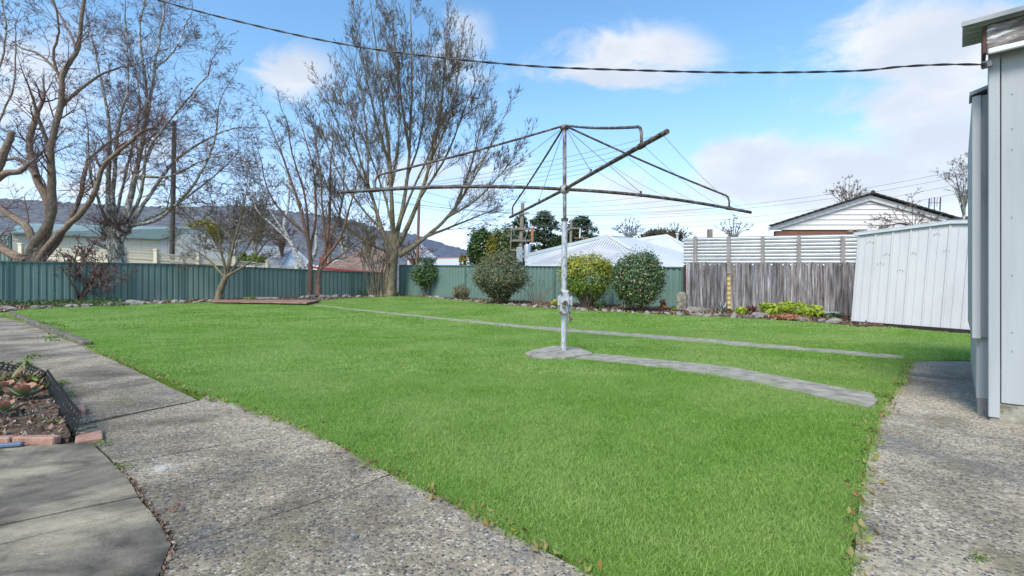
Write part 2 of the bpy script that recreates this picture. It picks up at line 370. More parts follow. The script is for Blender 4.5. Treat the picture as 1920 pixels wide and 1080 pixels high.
def bark(name, stops, scale=6, st=(1.5, 1.5, .6), spots=None): return surf(name, stops, scale*1.8, .9, stretch=st, bump=1.0, bscale=22, spots=spots, dist=.8)
M['bark_tan'] = bark('tan_bark', [(.3, (.12, .085, .062)), (.5, (.245, .18, .13)), (.7, (.37, .29, .225))])
M['bark_grey'] = bark('grey_bark', [(.34, (.08, .07, .05)), (.45, (.2, .185, .13)), (.53, (.34, .33, .29)), (.6, (.62, .62, .6))], 4.5)
M['bark_olive'] = bark('olive_bark', [(.3, (.11, .088, .052)), (.5, (.205, .165, .105)), (.7, (.33, .275, .195))], 3)
M['bark_red'] = bark('red_bark', [(.3, (.11, .06, .042)), (.5, (.2, .115, .08)), (.7, (.3, .2, .15))])
M['bark_white'] = bark('white_bark', [(.36, (.05, .045, .04)), (.44, (.4, .39, .37)), (.6, (.7, .69, .67))], 3.5, (1, 1, 1.5))
M['bark_dark'] = bark('dark_bark', [(.3, (.045, .027, .025)), (.7, (.11, .07, .06))])
def twig(name, c): return surf(name, [(.3, tuple(q*.7 for q in c)), (.7, tuple(q*1.25 for q in c))], 2, .9)
M['tw_red'] = twig('red_twigs', (.19, .125, .11)); M['tw_brown'] = twig('brown_twigs', (.165, .13, .10))
M['tw_olive'] = twig('olive_twigs', (.15, .118, .08)); M['tw_grey'] = twig('grey_twigs', (.19, .17, .165))
M['tw_pink'] = twig('pink_twigs', (.19, .12, .105))
M['bud'] = leafmat('winter_buds', [(0, (.10, .06, .05)), (.6, (.17, .10, .085)), (1, (.24, .15, .11))], .8, .1)
M['lf_camellia'] = leafmat('camellia_leaf', [(0, (.03, .06, .018)), (.45, (.065, .125, .034)), (.8, (.12, .19, .055)), (.92, (.22, .26, .10)), (1, (.4, .4, .22))], .28, .15, .6)
M['lf_yellow'] = leafmat('golden_leaf', [(0, (.18, .22, .03)), (.4, (.34, .36, .05)), (.75, (.55, .46, .06)), (1, (.68, .48, .09))], .5, .3)
M['lf_lime'] = leafmat('lime_leaf', [(0, (.09, .16, .025)), (.5, (.2, .30, .045)), (1, (.33, .4, .08))], .5, .3)
M['lf_shrub'] = leafmat('mixed_shrub_leaf', [(0, (.07, .09, .04)), (.4, (.13, .165, .075)), (.7, (.2, .22, .10)), (.88, (.24, .17, .11)), (1, (.36, .3, .19))], .55, .25)
M['lf_bronze'] = leafmat('bronze_leaf', [(0, (.06, .09, .025)), (.4, (.15, .16, .04)), (.75, (.25, .15, .06)), (1, (.33, .13, .07))], .5, .25)
M['lf_bronze2'] = leafmat('bronze_plant_leaf', [(0, (.10, .09, .04)), (.5, (.2, .16, .07)), (.8, (.3, .17, .09)), (1, (.26, .3, .12))], .5, .25)
M['lf_green'] = leafmat('green_leaf', [(0, (.03, .065, .018)), (.5, (.065, .125, .03)), (1, (.13, .2, .05))], .4, .25, .4)
M['lf_olive'] = leafmat('olive_leaf', [(0, (.05, .075, .02)), (.5, (.10, .14, .033)), (1, (.2, .22, .06))], .55, .25)
M['lf_dark'] = leafmat('conifer_needle', [(0, (.02, .04, .018)), (.5, (.05, .09, .038)), (1, (.11, .16, .065))], .6, .15)
M['lf_brown'] = leafmat('brown_hedge_leaf', [(0, (.04, .03, .02)), (.5, (.075, .06, .035)), (1, (.12, .09, .06))], .7, .15)
M['lf_gold'] = leafmat('wattle_leaf', [(0, (.14, .14, .02)), (.5, (.26, .23, .03)), (1, (.42, .33, .05))], .6, .3)
M['lf_lily'] = leafmat('lily_leaf', [(0, (.26, .38, .04)), (.5, (.48, .6, .07)), (1, (.66, .7, .14))], .4, .45)
M['lf_orange'] = leafmat('orange_leaf', [(0, (.25, .09, .045)), (.5, (.45, .2, .11)), (1, (.6, .34, .2))], .6, .3)
M['lf_rust'] = leafmat('rust_leaf', [(0, (.10, .035, .022)), (.5, (.2, .075, .045)), (1, (.33, .15, .09))], .6, .25)
M['lf_pale'] = leafmat('pale_agave_leaf', [(0, (.23, .28, .24)), (1, (.42, .47, .42))], .5, .2)
M['petal'] = leafmat('pink_flower', [(0, (.5, .06, .07)), (1, (.7, .25, .2))], .5, .3)
M['litter'] = leafmat('leaf_litter', [(0, (.06, .04, .028)), (.3, (.15, .09, .06)), (.6, (.27, .165, .11)), (.85, (.4, .28, .2)), (1, (.5, .42, .33))], .8, .2)
M['strawl'] = leafmat('dry_grass', [(0, (.22, .17, .06)), (.5, (.38, .32, .13)), (.8, (.3, .34, .06)), (1, (.35, .12, .05))], .8, .3)
M['weed'] = leafmat('weed_leaf', [(0, (.07, .14, .02)), (.5, (.15, .26, .03)), (1, (.3, .36, .06))], .5, .35)
M['pebble'] = leafmat('pebbles', [(0, (.1, .095, .09)), (.5, (.25, .235, .22)), (.85, (.4, .38, .35)), (1, (.6, .58, .55))], .9, 0)
def grassmat():
    m, k, b = newmat('lawn_blades')
    g = k.add('ShaderNodeNewGeometry'); oi = k.add('ShaderNodeObjectInfo')
    r = k.math('ADD', k.math('MULTIPLY', g.outputs['Random Per Island'], .7), k.math('MULTIPLY', oi.outputs['Random'], .3))
    c = k.ramp(r, [(0, (.10, .20, .03)), (.3, (.21, .38, .062)), (.65, (.31, .5, .10)), (.9, (.40, .55, .15)), (1, (.5, .54, .24))])
    pos = g.outputs['Position']
    dry = k.math('MULTIPLY', k.step(k.noise(pos, .6, 7, .65, .4), .38, .64), .65)
    c = k.mix(dry, c, (.44, .56, .19))
    k.put(b.inputs['Base Color'], c); b.inputs['Roughness'].default_value = .55; b.inputs['Specular IOR Level'].default_value = .25
    tr = k.add('ShaderNodeBsdfTranslucent'); k.put(tr.inputs[0], c)
    mx = k.add('ShaderNodeMixShader'); mx.inputs[0].default_value = .42
    k.l.new(b.outputs[0], mx.inputs[1]); k.l.new(tr.outputs[0], mx.inputs[2]); k.l.new(mx.outputs[0], k.n['Material Output'].inputs[0])
    return m
M['grass'] = grassmat()

# ------------------------------------------------------------------ ground
def gridsheet(name, x0, x1, nx, ys, mat, zf, kind='structure'):
    xs = np.linspace(x0, x1, nx); v = [(x, y, zf(x, y)) for y in ys for x in xs]
    f = [(j*nx+i, j*nx+i+1, (j+1)*nx+i+1, (j+1)*nx+i) for j in range(len(ys)-1) for i in range(nx-1)]
    return tag(np_obj(name, v, f, mat), kind=kind)
gridsheet('ground', -900, 900, 3, [-40, -5, 8, 9, 10, 11, 12, 27, 60, 200, 1500], M['earth'], lambda x, y: gz(x, y)-.14)
LEFT_EDGE = [(.68, 1.05), (.31, 1.4), (-1.22, 2.89), (-2.47, 3.85), (-5.84, 6.65), (-10, 10.2), (-14.2, 13.3)]
RIGHT_EDGE = [(.68, 1.05), (.95, 1.4), (1.49, 2.10), (2.46, 3.26), (3.4, 4.25), (4.49, 5.46)]
far = [G(*p) for p in [(1826, 675), (1830, 628), (1690, 616), (1600, 612), (1540, 605), (1400, 597), (1250, 590), (1150, 585), (1050, 580), (950, 572), (870, 564), (800, 557), (740, 556),
                       (640, 560), (590, 566), (500, 566), (400, 567), (250, 571), (120, 576), (60, 579)]]
LAWN = [Vector((*p, 0)) for p in LEFT_EDGE[::-1]] + [Vector((*p, 0)) for p in RIGHT_EDGE[1:]] + far
LAWN = [(p.x, p.y) for p in LAWN]
def inside(poly, x, y):
    r = np.zeros(len(x), bool); n = len(poly)
    for i in range(n):
        (x1, y1), (x2, y2) = poly[i], poly[(i+1) % n]
        if y1 == y2: continue
        c = ((y1 > y) != (y2 > y)) & (x < (x2-x1)*(y-y1)/(y2-y1)+x1); r ^= c
    return r
def filled(name, poly, zf, mat, cut=1.0, skirt=.08):
    """a ground sheet of any outline, cut in strips so that it follows the terrain"""
    bm = bmesh.new(); vs_ = [bm.verts.new((p[0], p[1], 0)) for p in poly]; bm.faces.new(vs_)
    ymin, ymax = min(p[1] for p in poly), max(p[1] for p in poly)
    bmesh.ops.triangulate(bm, faces=bm.faces[:])
    y = math.floor(ymin)
    while y < ymax:
        if y > ymin: bmesh.ops.bisect_plane(bm, geom=bm.verts[:]+bm.edges[:]+bm.faces[:], plane_co=(0, y, 0), plane_no=(0, 1, 0))
        y += cut
    for v in bm.verts: v.co.z = zf(v.co.x, v.co.y)
    bmesh.ops.recalc_face_normals(bm, faces=bm.faces)
    if bm.faces[0].normal.z < 0: bmesh.ops.reverse_faces(bm, faces=bm.faces)
    if skirt:
        e = [e for e in bm.edges if e.is_boundary]
        r_ = bmesh.ops.extrude_edge_only(bm, edges=e)
        for g in r_['geom']:
            if isinstance(g, bmesh.types.BMVert): g.co.z -= skirt
    me = bpy.data.meshes.new(name); bm.to_mesh(me); bm.free()
    return link(name, me, mat)
tag(filled('lawn', LAWN, lambda x, y: gz(x, y)-.006, M['turf']), kind='structure')
# bed of bare earth along the fences
BED = [G(60, 579), G(0, 585), Vector((-20.5, 15.5, 0)), Vector((-19.2, 17.8, 0)), Vector((-14.6, 21.6, 0)), Vector((-6.3, 26.4, 0)), Vector((5.7, 15.6, 0)), Vector((10.5, 12.6, 0)), Vector((10, 10.6, 0)), G(1600, 611)]
tag(filled('garden_bed', [(p.x, p.y) for p in BED]+[(p.x, p.y) for p in far[4:]], lambda x, y: gz(x, y)+.012, M['soil']), kind='structure')
# concrete
def inset(poly, g):
    n = len(poly); out = []
    ar = sum(poly[i][0]*poly[(i+1) % n][1]-poly[(i+1) % n][0]*poly[i][1] for i in range(n))
    if ar < 0: poly = poly[::-1]
    for i in range(n):
        a, b, c = Vector(poly[i-1][:2]), Vector(poly[i][:2]), Vector(poly[(i+1) % n][:2])
        d1, d2 = (b-a).normalized(), (c-b).normalized(); n1, n2 = Vector((-d1.y, d1.x)), Vector((-d2.y, d2.x))
        m = n1+n2; l = max(m.length_squared, .4)
        q = b+m*(2*g/l); out.append((q.x, q.y))
    return out
def wob(poly, amp=.006, step=.14):
    out = []; n = len(poly)
    for i in range(n):
        a, b = Vector(poly[i][:2]), Vector(poly[(i+1) % n][:2]); m = max(1, int((b-a).length/step))
        if (b-a).length > 6: m = 1
        for j in range(m):
            q = a.lerp(b, j/m); out.append((q.x+random.uniform(-amp, amp), q.y+random.uniform(-amp, amp)))
    return out
def px(*pp): return [tuple(G(*p)[:2]) for p in pp]
def le(i): return LEFT_EDGE[i]
def slabs(name, polys, mat, top):
    par = bpy.data.objects.new(name, None); COL.objects.link(par); tag(par, kind='structure'); ORG[par] = Vector()
    for i, pl in enumerate(polys):
        t = top+random.uniform(-.003, .003)
        MB().prism(wob(inset(pl, .005), .004), -.1, t).build('slab', mat, par, fix=True)
    return par
C = px((175, 830), (215, 868), (250, 905), (280, 950), (305, 985), (325, 1022)); C2 = px((312, 1050), (298, 1085)) + [(-.75, 1.0), (-.6, .2), (-.5, -1.5)]
e0, e1, e2, e3, e4 = (.31, 1.4), px((735, 885))[0], px((588, 800))[0], (-2.6, 3.95), (-5.55, 6.38)
s5 = C[-1:] + C2 + [(.72, -1.5), (.66, 1.03)] + [(.29, 1.38)] + [e1] + px((573, 943), (420, 992))
s4 = C[1:] + px((420, 992), (573, 943)) + [e1, (-1.1, 2.75), e2]
s3 = px((130, 800)) + C[:2] + [e2, (-2.4, 3.78), px((372, 749))[0]]
s2 = [(-5.2, 5.0), (-2.6, 2.7)] + px((135, 796), (372, 749)) + [(-4.6, 5.55)] + px((192, 665))
s2 = px((135, 796), (372, 749), (192, 665), (0, 674)) + [(-7.0, 4.9), (-4.5, 3.3)]
s1 = px((0, 674), (192, 665), (150, 641), (0, 642)) + [(-8.6, 6.6), (-7.0, 5.0)]
s0 = px((0, 642), (150, 641), (72, 608), (0, 608)) + [(-13, 9.2), (-8.6, 6.65)]
sm1 = px((0, 608), (72, 608), (18, 585), (0, 584)) + [(-18, 13.2), (-13, 9.3)]
slabs('concrete_path', [s5, s4, s3, s2, s1, s0, sm1], M['agg'], -.006)
HC = Vector((3.03, 3.06, 0))                        # the near corner of the house
r1 = [(.74, -1.5), (5, -1.5), (5.2, 1.3), (3.25, 3.3)] + px((1840, 742), (1683, 725)) + [(3.28, 4.18), (2.48, 3.24), (1.51, 2.08), (.97, 1.38), (.7, 1.03)]
r2 = px((1683, 725), (1840, 742)) + [(5.6, 5.5)] + px((1828, 676), (1700, 676))
slabs('side_path', [r1, r2], M['agg2'], -.006)
f1 = C[:3] + px((262, 931), (0, 985)) + [(-2.8, 1.55), (-4.2, 2.3)] + px((-60, 838), (0, 837), (150, 831))
f2 = px((262, 931), (280, 953), (0, 1022)) + [(-2.8, 1.45), (-2.8, 1.54)] + px((0, 985))
f3 = px((280, 953), (305, 985), (325, 1022), (312, 1050), (298, 1085)) + [(-.76, 1.0), (-.61, .2), (-.52, -1.5), (-4, -1.5), (-4, 1.4), (-2.8, 1.45)] + px((0, 1022))
slabs('front_paving', [inset(f1, .002), inset(f2, .0015), inset(f3, .0015)], M['crete'], .002)
tag(MB().prism([(-16, -2), (6, -2), (6.5, 6), (4.6, 6), (.6, .9), (-15, 14), (-17, 13)][0:7], -.12, -.012).build('path_base', M['joint']), kind='structure')
def ribbon(up, lo): return [tuple(G(*p)[:2]) for p in up] + [tuple(G(*p)[:2]) for p in lo[::-1]]
PATH_B = ribbon([(588, 571), (760, 588), (1000, 611), (1300, 633), (1500, 650), (1700, 667)], [(588, 574), (760, 593), (1000, 618), (1300, 642), (1500, 659), (1690, 675)])
PATH_A = ribbon([(1085, 662), (1200, 672), (1370, 690), (1520, 718), (1649, 743)], [(1080, 674), (1190, 685), (1340, 705), (1480, 733), (1632, 769)])
PAD = px((985, 667), (1000, 660), (1040, 653), (1085, 656), (1112, 667), (1060, 675), (1000, 674))
tag(filled('lawn_path', wob(PATH_B, .03, .25), lambda x, y: gz(x, y)+.006, M['pathc'], .5), kind='structure')
tag(filled('curved_path', wob(PATH_A, .02, .1), lambda x, y: gz(x, y)+.014, M['pathc'], .5), kind='structure')
pad = MB().prism(wob(PAD, .006, .12), -.05, .035).build('concrete_pad', M['pathc'], loc=(.66, 6.02, 0), bevel=.006)
tag(pad, 'rough concrete footing under the rotary clothes line pole', 'footing')
# timber-like kerb at the far end of the left path
kb = thing('path_kerb', G(90, 615), 'low weathered concrete kerb between left path and lawn', 'kerb')
a_, b_ = G(20, 588), G(166, 648)
for i in range(5):
    p, q = a_.lerp(b_, i/5+.003), a_.lerp(b_, (i+1)/5-.003)
    MB().bar(p+Vector((0, 0, .0)), q+Vector((0, 0, .0)), .11, .11).build('kerb_block', M['kerb'], kb, bevel=.015)

# ------------------------------------------------------------------ grass
TUFTS = bpy.data.collections.new('grass_tufts')
def tuft(n, rad, hmin, hmax, w, seed):
    g = np.random.default_rng(seed)
    a = g.uniform(0, 2*np.pi, n); r = rad*np.sqrt(g.uniform(0, 1, n)); bx, by = r*np.cos(a), r*np.sin(a)
    h = g.uniform(hmin, hmax, n); ang = g.uniform(0, 2*np.pi, n); lean = g.uniform(.25, 1.5, n)*h
    la = g.uniform(0, 2*np.pi, n); ww = w*g.uniform(.7, 1.3, n)/2
    dx, dy = np.cos(ang)*ww, np.sin(ang)*ww
    lx, ly = np.cos(la)*lean, np.sin(la)*lean
    v = np.stack([np.stack([bx-dx, by-dy, 0*h-.004], 1), np.stack([bx+dx, by+dy, 0*h-.004], 1),
                  np.stack([bx+dx*.8+lx*.4, by+dy*.8+ly*.4, h*.62], 1), np.stack([bx-dx*.8+lx*.4, by-dy*.8+ly*.4, h*.62], 1),
                  np.stack([bx+lx, by+ly, h], 1)], 1).reshape(-1, 3)
    i = np.arange(n)[:, None]*5
    f = np.concatenate([i+np.array([[0, 1, 2]]), i+np.array([[0, 2, 3]]), i+np.array([[3, 2, 4]])])
    me = bpy.data.meshes.new('tuft'); me.from_pydata(v.tolist(), [], f.tolist()); me.materials.append(M['grass'])
    return me
def scatter(name, pts, scl, coll, kind='stuff'):
    me = bpy.data.meshes.new(name); me.from_pydata(pts.tolist(), [], [])
    at = me.attributes.new('size', 'FLOAT', 'POINT'); at.data.foreach_set('value', scl.astype(np.float32))
    o = bpy.data.objects.new(name, me); COL.objects.link(o); tag(o, kind=kind)
    ng = bpy.data.node_groups.new(name, 'GeometryNodeTree')
    ng.interface.new_socket('Geometry', in_out='INPUT', socket_type='NodeSocketGeometry')
    ng.interface.new_socket('Geometry', in_out='OUTPUT', socket_type='NodeSocketGeometry')
    n = ng.nodes; l = ng.links
    gi, go = n.new('NodeGroupInput'), n.new('NodeGroupOutput')
    ins = n.new('GeometryNodeInstanceOnPoints'); ci = n.new('GeometryNodeCollectionInfo')
    ci.inputs['Collection'].default_value = coll; ci.inputs['Separate Children'].default_value = True; ci.inputs['Reset Children'].default_value = True
    ins.inputs['Pick Instance'].default_value = True
    rv = n.new('FunctionNodeRandomValue'); rv.data_type = 'FLOAT_VECTOR'; rv.inputs[0].default_value = (-.06, -.06, 0); rv.inputs[1].default_value = (.06, .06, 6.283)
    ri = n.new('FunctionNodeRandomValue'); ri.data_type = 'INT'; ri.inputs[4].default_value = 0; ri.inputs[5].default_value = len(coll.objects)-1
    na = n.new('GeometryNodeInputNamedAttribute'); na.data_type = 'FLOAT'; na.inputs['Name'].default_value = 'size'
    l.new(gi.outputs[0], ins.inputs['Points']); l.new(ci.outputs[0], ins.inputs['Instance'])
    l.new(rv.outputs[0], ins.inputs['Rotation']); l.new(ri.outputs[2], ins.inputs['Instance Index']); l.new(na.outputs[0], ins.inputs['Scale'])
    l.new(ins.outputs[0], go.inputs[0])
    md = o.modifiers.new('scatter', 'NODES'); md.node_group = ng
    return o
def coll_of(name, meshes):
    c = bpy.data.collections.new(name)
    for m in meshes: c.objects.link(bpy.data.objects.new(name, m))
    return c
near_c = coll_of('near_tuft', [tuft(180, .085, .009, .022, .0024, s) for s in range(4)])
mid_c = coll_of('mid_tuft', [tuft(110, .12, .011, .027, .0048, 10+s) for s in range(4)])
far_c = coll_of('far_tuft', [tuft(110, .24, .012, .028, .011, 20+s) for s in range(4)])
def lawn_points(y0, y1, dens, x0=-20, x1=12):
    st = dens**-.5; gx_, gy_ = np.meshgrid(np.arange(x0, x1, st), np.arange(y0, y1, st))
    x = gx_.ravel()+RNG.uniform(-.5, .5, gx_.size)*st; y = gy_.ravel()+RNG.uniform(-.5, .5, gx_.size)*st
    e_ = .025 if y1 < 12 else .08
    ok = inside(LAWN, x-e_, y) & inside(LAWN, x+e_, y) & inside(LAWN, x, y-e_) & inside(LAWN, x, y+e_) & ~inside(PATH_A, x, y) & ~inside(PATH_B, x, y) & ~inside(PAD, x, y)
    x, y = x[ok], y[ok]
    return np.stack([x, y, np.array([gz(0, q)-.006 for q in y])], 1)
p = lawn_points(.9, 4.6, 230, -4, 4.6); scatter('lawn_grass', p, RNG.uniform(.8, 1.2, len(p)), near_c)
p = lawn_points(4.6, 9.5, 120, -11, 9); scatter('lawn_grass', p, RNG.uniform(.8, 1.2, len(p)), mid_c)
p = lawn_points(9.5, 27, 42); scatter('lawn_grass', p, RNG.uniform(.8, 1.2, len(p)), far_c)
# longer, paler grass along the edges of lawn and paths
def along(poly, dens, spread, close=False):
    out = []; n = len(poly)
    for i in range(n if close else n-1):
        a, b = Vector(poly[i][:2]), Vector(poly[(i+1) % n][:2]); L = (b-a).length
        for _ in range(int(L*dens)):
            q = a.lerp(b, random.random()); out.append((q.x+random.gauss(0, spread), q.y+random.gauss(0, spread), 0))
    for i, q in enumerate(out): out[i] = (q[0], q[1], gz(0, q[1])-.004)
    return np.array(out)
edge_pts = np.concatenate([along([(p[0]+.015, p[1]+.012) for p in LEFT_EDGE], 70, .02), along([(p[0]-.012, p[1]+.01) for p in RIGHT_EDGE], 80, .018)])
scatter('edge_grass', edge_pts, RNG.uniform(.35, .75, len(edge_pts)), near_c)
nA = len(PATH_A)//2
pe = np.concatenate([along(PATH_A[:nA], 36, .035), along(PATH_A[nA:], 50, .04), along(PAD, 26, .03, True), along(PATH_B[:6], 22, .05), along(PATH_B[6:], 22, .05)])
scatter('path_edge_grass', pe, RNG.uniform(.7, 1.4, len(pe)), near_c)

# ------------------------------------------------------------------ cards (leaves, litter)
def cards(c, nrm, size, aspect=.5, seed=0, fold=.15):
    g = np.random.default_rng(seed); n = len(c)
    nrm = nrm/np.maximum(np.linalg.norm(nrm, axis=1, keepdims=True), 1e-6)
    t = g.normal(size=(n, 3)); t -= nrm*(t*nrm).sum(1, keepdims=True); t /= np.maximum(np.linalg.norm(t, axis=1, keepdims=True), 1e-6)
    b = np.cross(nrm, t); s = np.broadcast_to(size, (n,))[:, None]
    w = s*aspect
    v = np.stack([c-t*s*.5, c+b*w*.5-nrm*s*fold, c+t*s*.5-nrm*s*fold*.3, c-b*w*.5-nrm*s*fold], 1).reshape(-1, 3)
    i = np.arange(n)[:, None]*4
    return v, np.concatenate([i+np.array([[0, 1, 2]]), i+np.array([[0, 2, 3]])])
def litter(name, pts, size, mat, seed, parent=None, flat=.5):
    g = np.random.default_rng(seed); n = len(pts)
    nr = g.normal(size=(n, 3))*flat; nr[:, 2] += 1
    v, f = cards(np.asarray(pts, float), nr, g.uniform(size[0], size[1], n), .55, seed)
    return tag(np_obj(name, v, f, mat, parent), kind='stuff')
q = []
for poly, d, s in (([(p[0]-.03, p[1]-.025) for p in LEFT_EDGE], 70, .03), ([(p[0]+.035, p[1]-.02) for p in RIGHT_EDGE], 90, .03)):
    q.append(along(poly, d, s))
q = np.concatenate(q); q[:, 2] += .016; q = q[RNG.random(len(q)) < .6]
litter('edge_litter', q, (.012, .04), M['strawl'], 3)
jl = along([*C[1:], *C2[:3]], 260, .007); jl[:, 2] += .004; litter('joint_litter', jl, (.008, .026), M['litter'], 4)
# mulch over the back beds and the front bed
bx = RNG.uniform(-20, 11, 60000); by = RNG.uniform(10, 27, 60000)
BEDP = [(p.x, p.y) for p in BED]+[(p.x, p.y) for p in far[4:]]
ok = inside(BEDP, bx, by); bx, by = bx[ok], by[ok]
litter('bed_mulch', np.stack([bx, by, np.array([gz(0, t)+.03 for t in by])], 1), (.05, .13), M['litter'], 5)

# ------------------------------------------------------------------ green steel fences
def steel_fence(name, a, b, za, zb, n, label, posts=True):
    """a, b: ends on the ground plane; za, zb: (bottom, top) heights at both ends; n panels"""
    a, b = Vector((a[0], a[1], 0)), Vector((b[0], b[1], 0)); d = (b-a); L = d.length; u = d/L; nv = Vector((u.y, -u.x, 0))
    if nv.y > 0: nv = -nv
    t = thing(name, (a.x, a.y, za[0]), label, 'fence')
    zb_, zt_ = (lambda s: za[0]+(zb[0]-za[0])*s), (lambda s: za[1]+(zb[1]-za[1])*s)
    for i in range(n):
        s0, s1 = i/n+.03/L, (i+1)/n-.03/L; w = (s1-s0)*L; per = w/max(1, round(w/.2)); m = MB(); prof = []
        x = 0.0
        while x < w-1e-6:
            prof += [(x, 0), (x+per*.56, 0), (x+per*.66, .032), (x+per*.88, .032)]; x += per
        prof.append((w, 0)); vs_ = []
        for (q, dp) in prof:
            s = s0+q/L; p_ = a+u*(q+s0*L)-nv*dp
            vs_ += [(p_.x, p_.y, zb_(s)), (p_.x, p_.y, zt_(s)-.02)]
        m.add(vs_, [(2*j, 2*j+2, 2*j+3, 2*j+1) for j in range(len(prof)-1)])
        m.build('panel', M['green'], t, fix=False)
        for zf, o in ((zt_, -.01), (zb_, .04)):
            p0, p1 = a+u*(s0*L), a+u*(s1*L)
            MB().bar((p0.x, p0.y, zf(s0)+o), (p1.x, p1.y, zf(s1)+o), .07, .05).build('rail', M['greend'], t)
    for i in range(n+1):
        s = i/n; p_ = a+u*(s*L)
        MB().box((p_.x, p_.y, (zb_(s)-.1+zt_(s)+.01)/2), (.07, .085, zt_(s)-zb_(s)+.11), math.atan2(u.y, u.x)).build('post', M['greend'], t)
    return t
FA, FB = (-5.95, 25.5), (5.5, 15.5)
y0, y1, y2 = 17.2, 21.0, 26.2
steel_fence('steel_fence', (X(-130, 15.9), 15.9), (X(340, y1), y1), (gz(0, 15.9)-.05, Z(488, 15.9)), (gz(0, y1)-.05, Z(495, y1)), 4, 'dark green ribbed steel fence behind the bare shrub at far left')
steel_fence('steel_fence', (X(341, y1)+.05, y1+.03), (X(742, 26.4), 26.4), (gz(0, y1)-.05, Z(495.5, y1)), (.2, Z(513, 26.4)), 4, 'dark green ribbed steel fence descending behind the twin trunked tree')
steel_fence('steel_fence', FA, FB, (.2, Z(497, FA[1])), (.02, Z(501, FB[1])), 6, 'paler green ribbed steel fence behind the round shrubs')
steel_fence('steel_fence', (X(-60, 24), 24), (X(20, 24), 24), (.3, Z(438, 24)), (.3, Z(440, 24)), 1, 'tall piece of green steel fence behind the thick tan tree at left edge')

# ------------------------------------------------------------------ timber fence with corrugated screen
TA, TB = Vector((X(1288, 15.1), 15.1, 0)), Vector((X(1625, 12.8), 12.8, 0))
tu = (TB-TA).normalized(); TL = (TB-TA).length; tn = Vector((tu.y, -tu.x, 0))
tf = thing('paling_fence', (TA.x, TA.y, .1), 'weathered grey paling fence topped with corrugated steel screen', 'fence')
pk = []
for j in range(5):
    m = MB(); w = .088+random.uniform(-.008, .008)
    m.plate([(-w/2, 0, 0), (w/2, 0, 0), (w/2, 0, .97), (w/2-.022, 0, 1), (-w/2+.022, 0, 1), (-w/2, 0, .97)], (0, 1, 0), .018)
    me = bpy.data.meshes.new('picket'); me.from_pydata(m.v, [], m.f); me.materials.append(M['paling']); pk.append(me)
n = 47
for i in range(n):
    s = (i+.5)/n
    if i == 12: continue            # the missing picket
    p_ = TA+tu*(s*TL)+tn*random.uniform(0, .012)
    zb_ = gz(0, p_.y)+random.uniform(-.03, .03); zt_ = H+(HY-492.5-random.uniform(-1.2, 1.2))/F*p_.y
    o = link('picket', random.choice(pk), None, tf); o.location = (p_.x-TA.x, p_.y-TA.y, zb_-.1)
    o.rotation_euler = (0, random.gauss(0, .008), math.atan2(tu.y, tu.x)); o.scale = (TL/n/.0905, 1, zt_-zb_)
SPOST = []
for px_ in (1303, 1366, 1430, 1498, 1581):
    s = ((px_-CX)/F*TA.y-TA.x)/(tu.x-(px_-CX)/F*tu.y)/1.0
    p_ = TA+tu*s-tn*.035; SPOST.append(s)
    MB().box((p_.x, p_.y, (1.2+Z(443, p_.y))/2), (.1, .05, Z(443, p_.y)-1.2), math.atan2(tu.y, tu.x)).build('screen_post', M['post'], tf)
SJ = [-.12, *SPOST[1:], TL]
for i in range(5):
    s0, s1 = SJ[i], SJ[i+1]; m = MB(); vs_ = []
    nz = 68*2; p0, p1 = TA+tu*s0-tn*.115, TA+tu*(s1-.006)-tn*.115
    for j in range(nz+1):
        f_ = j/nz; w_ = (2*abs(math.cos(f_*8.5*math.pi))-1)*.034
        for p_ in (p0, p1):
            z0_, z1_ = Z(493, p_.y)-.06, Z(446-8*((p_-TA).length/TL), p_.y)
            vs_.append((p_.x+tn.x*w_, p_.y+tn.y*w_, z0_+(z1_-z0_)*f_))
    m.add(vs_, [(2*j, 2*j+1, 2*j+3, 2*j+2) for j in range(nz)], True)
    m.build('corrugated_sheet', M['zinc'], tf, fix=False)
for z_ in (.35, 1.2):
    MB().bar((TA.x-tn.x*.19, TA.y-tn.y*.19, z_+.1), (TB.x-tn.x*.19, TB.y-tn.y*.19, z_+.05), .05, .08).build('rail', M['post'], tf)
p_ = TA+tu*(12.5/n*TL)-tn*.06
m = MB(); vs_ = []
for j in range(41):
    w_ = math.cos(j/40*9*2*math.pi)*.015
    for s in (-.2, .2): vs_.append((p_.x+tu.x*s+tn.x*w_, p_.y+tu.y*s+tn.y*w_, .15+j/40*1.3))
m.add(vs_, [(2*j, 2*j+1, 2*j+3, 2*j+2) for j in range(40)], True).build('backing_sheet', M['yzinc'], tf, fix=False)
o = MB().box((X(1285, 15.3), 15.25, .75), (.1, .1, 1.55), .3).build('end_post', M['redpost'], tf)
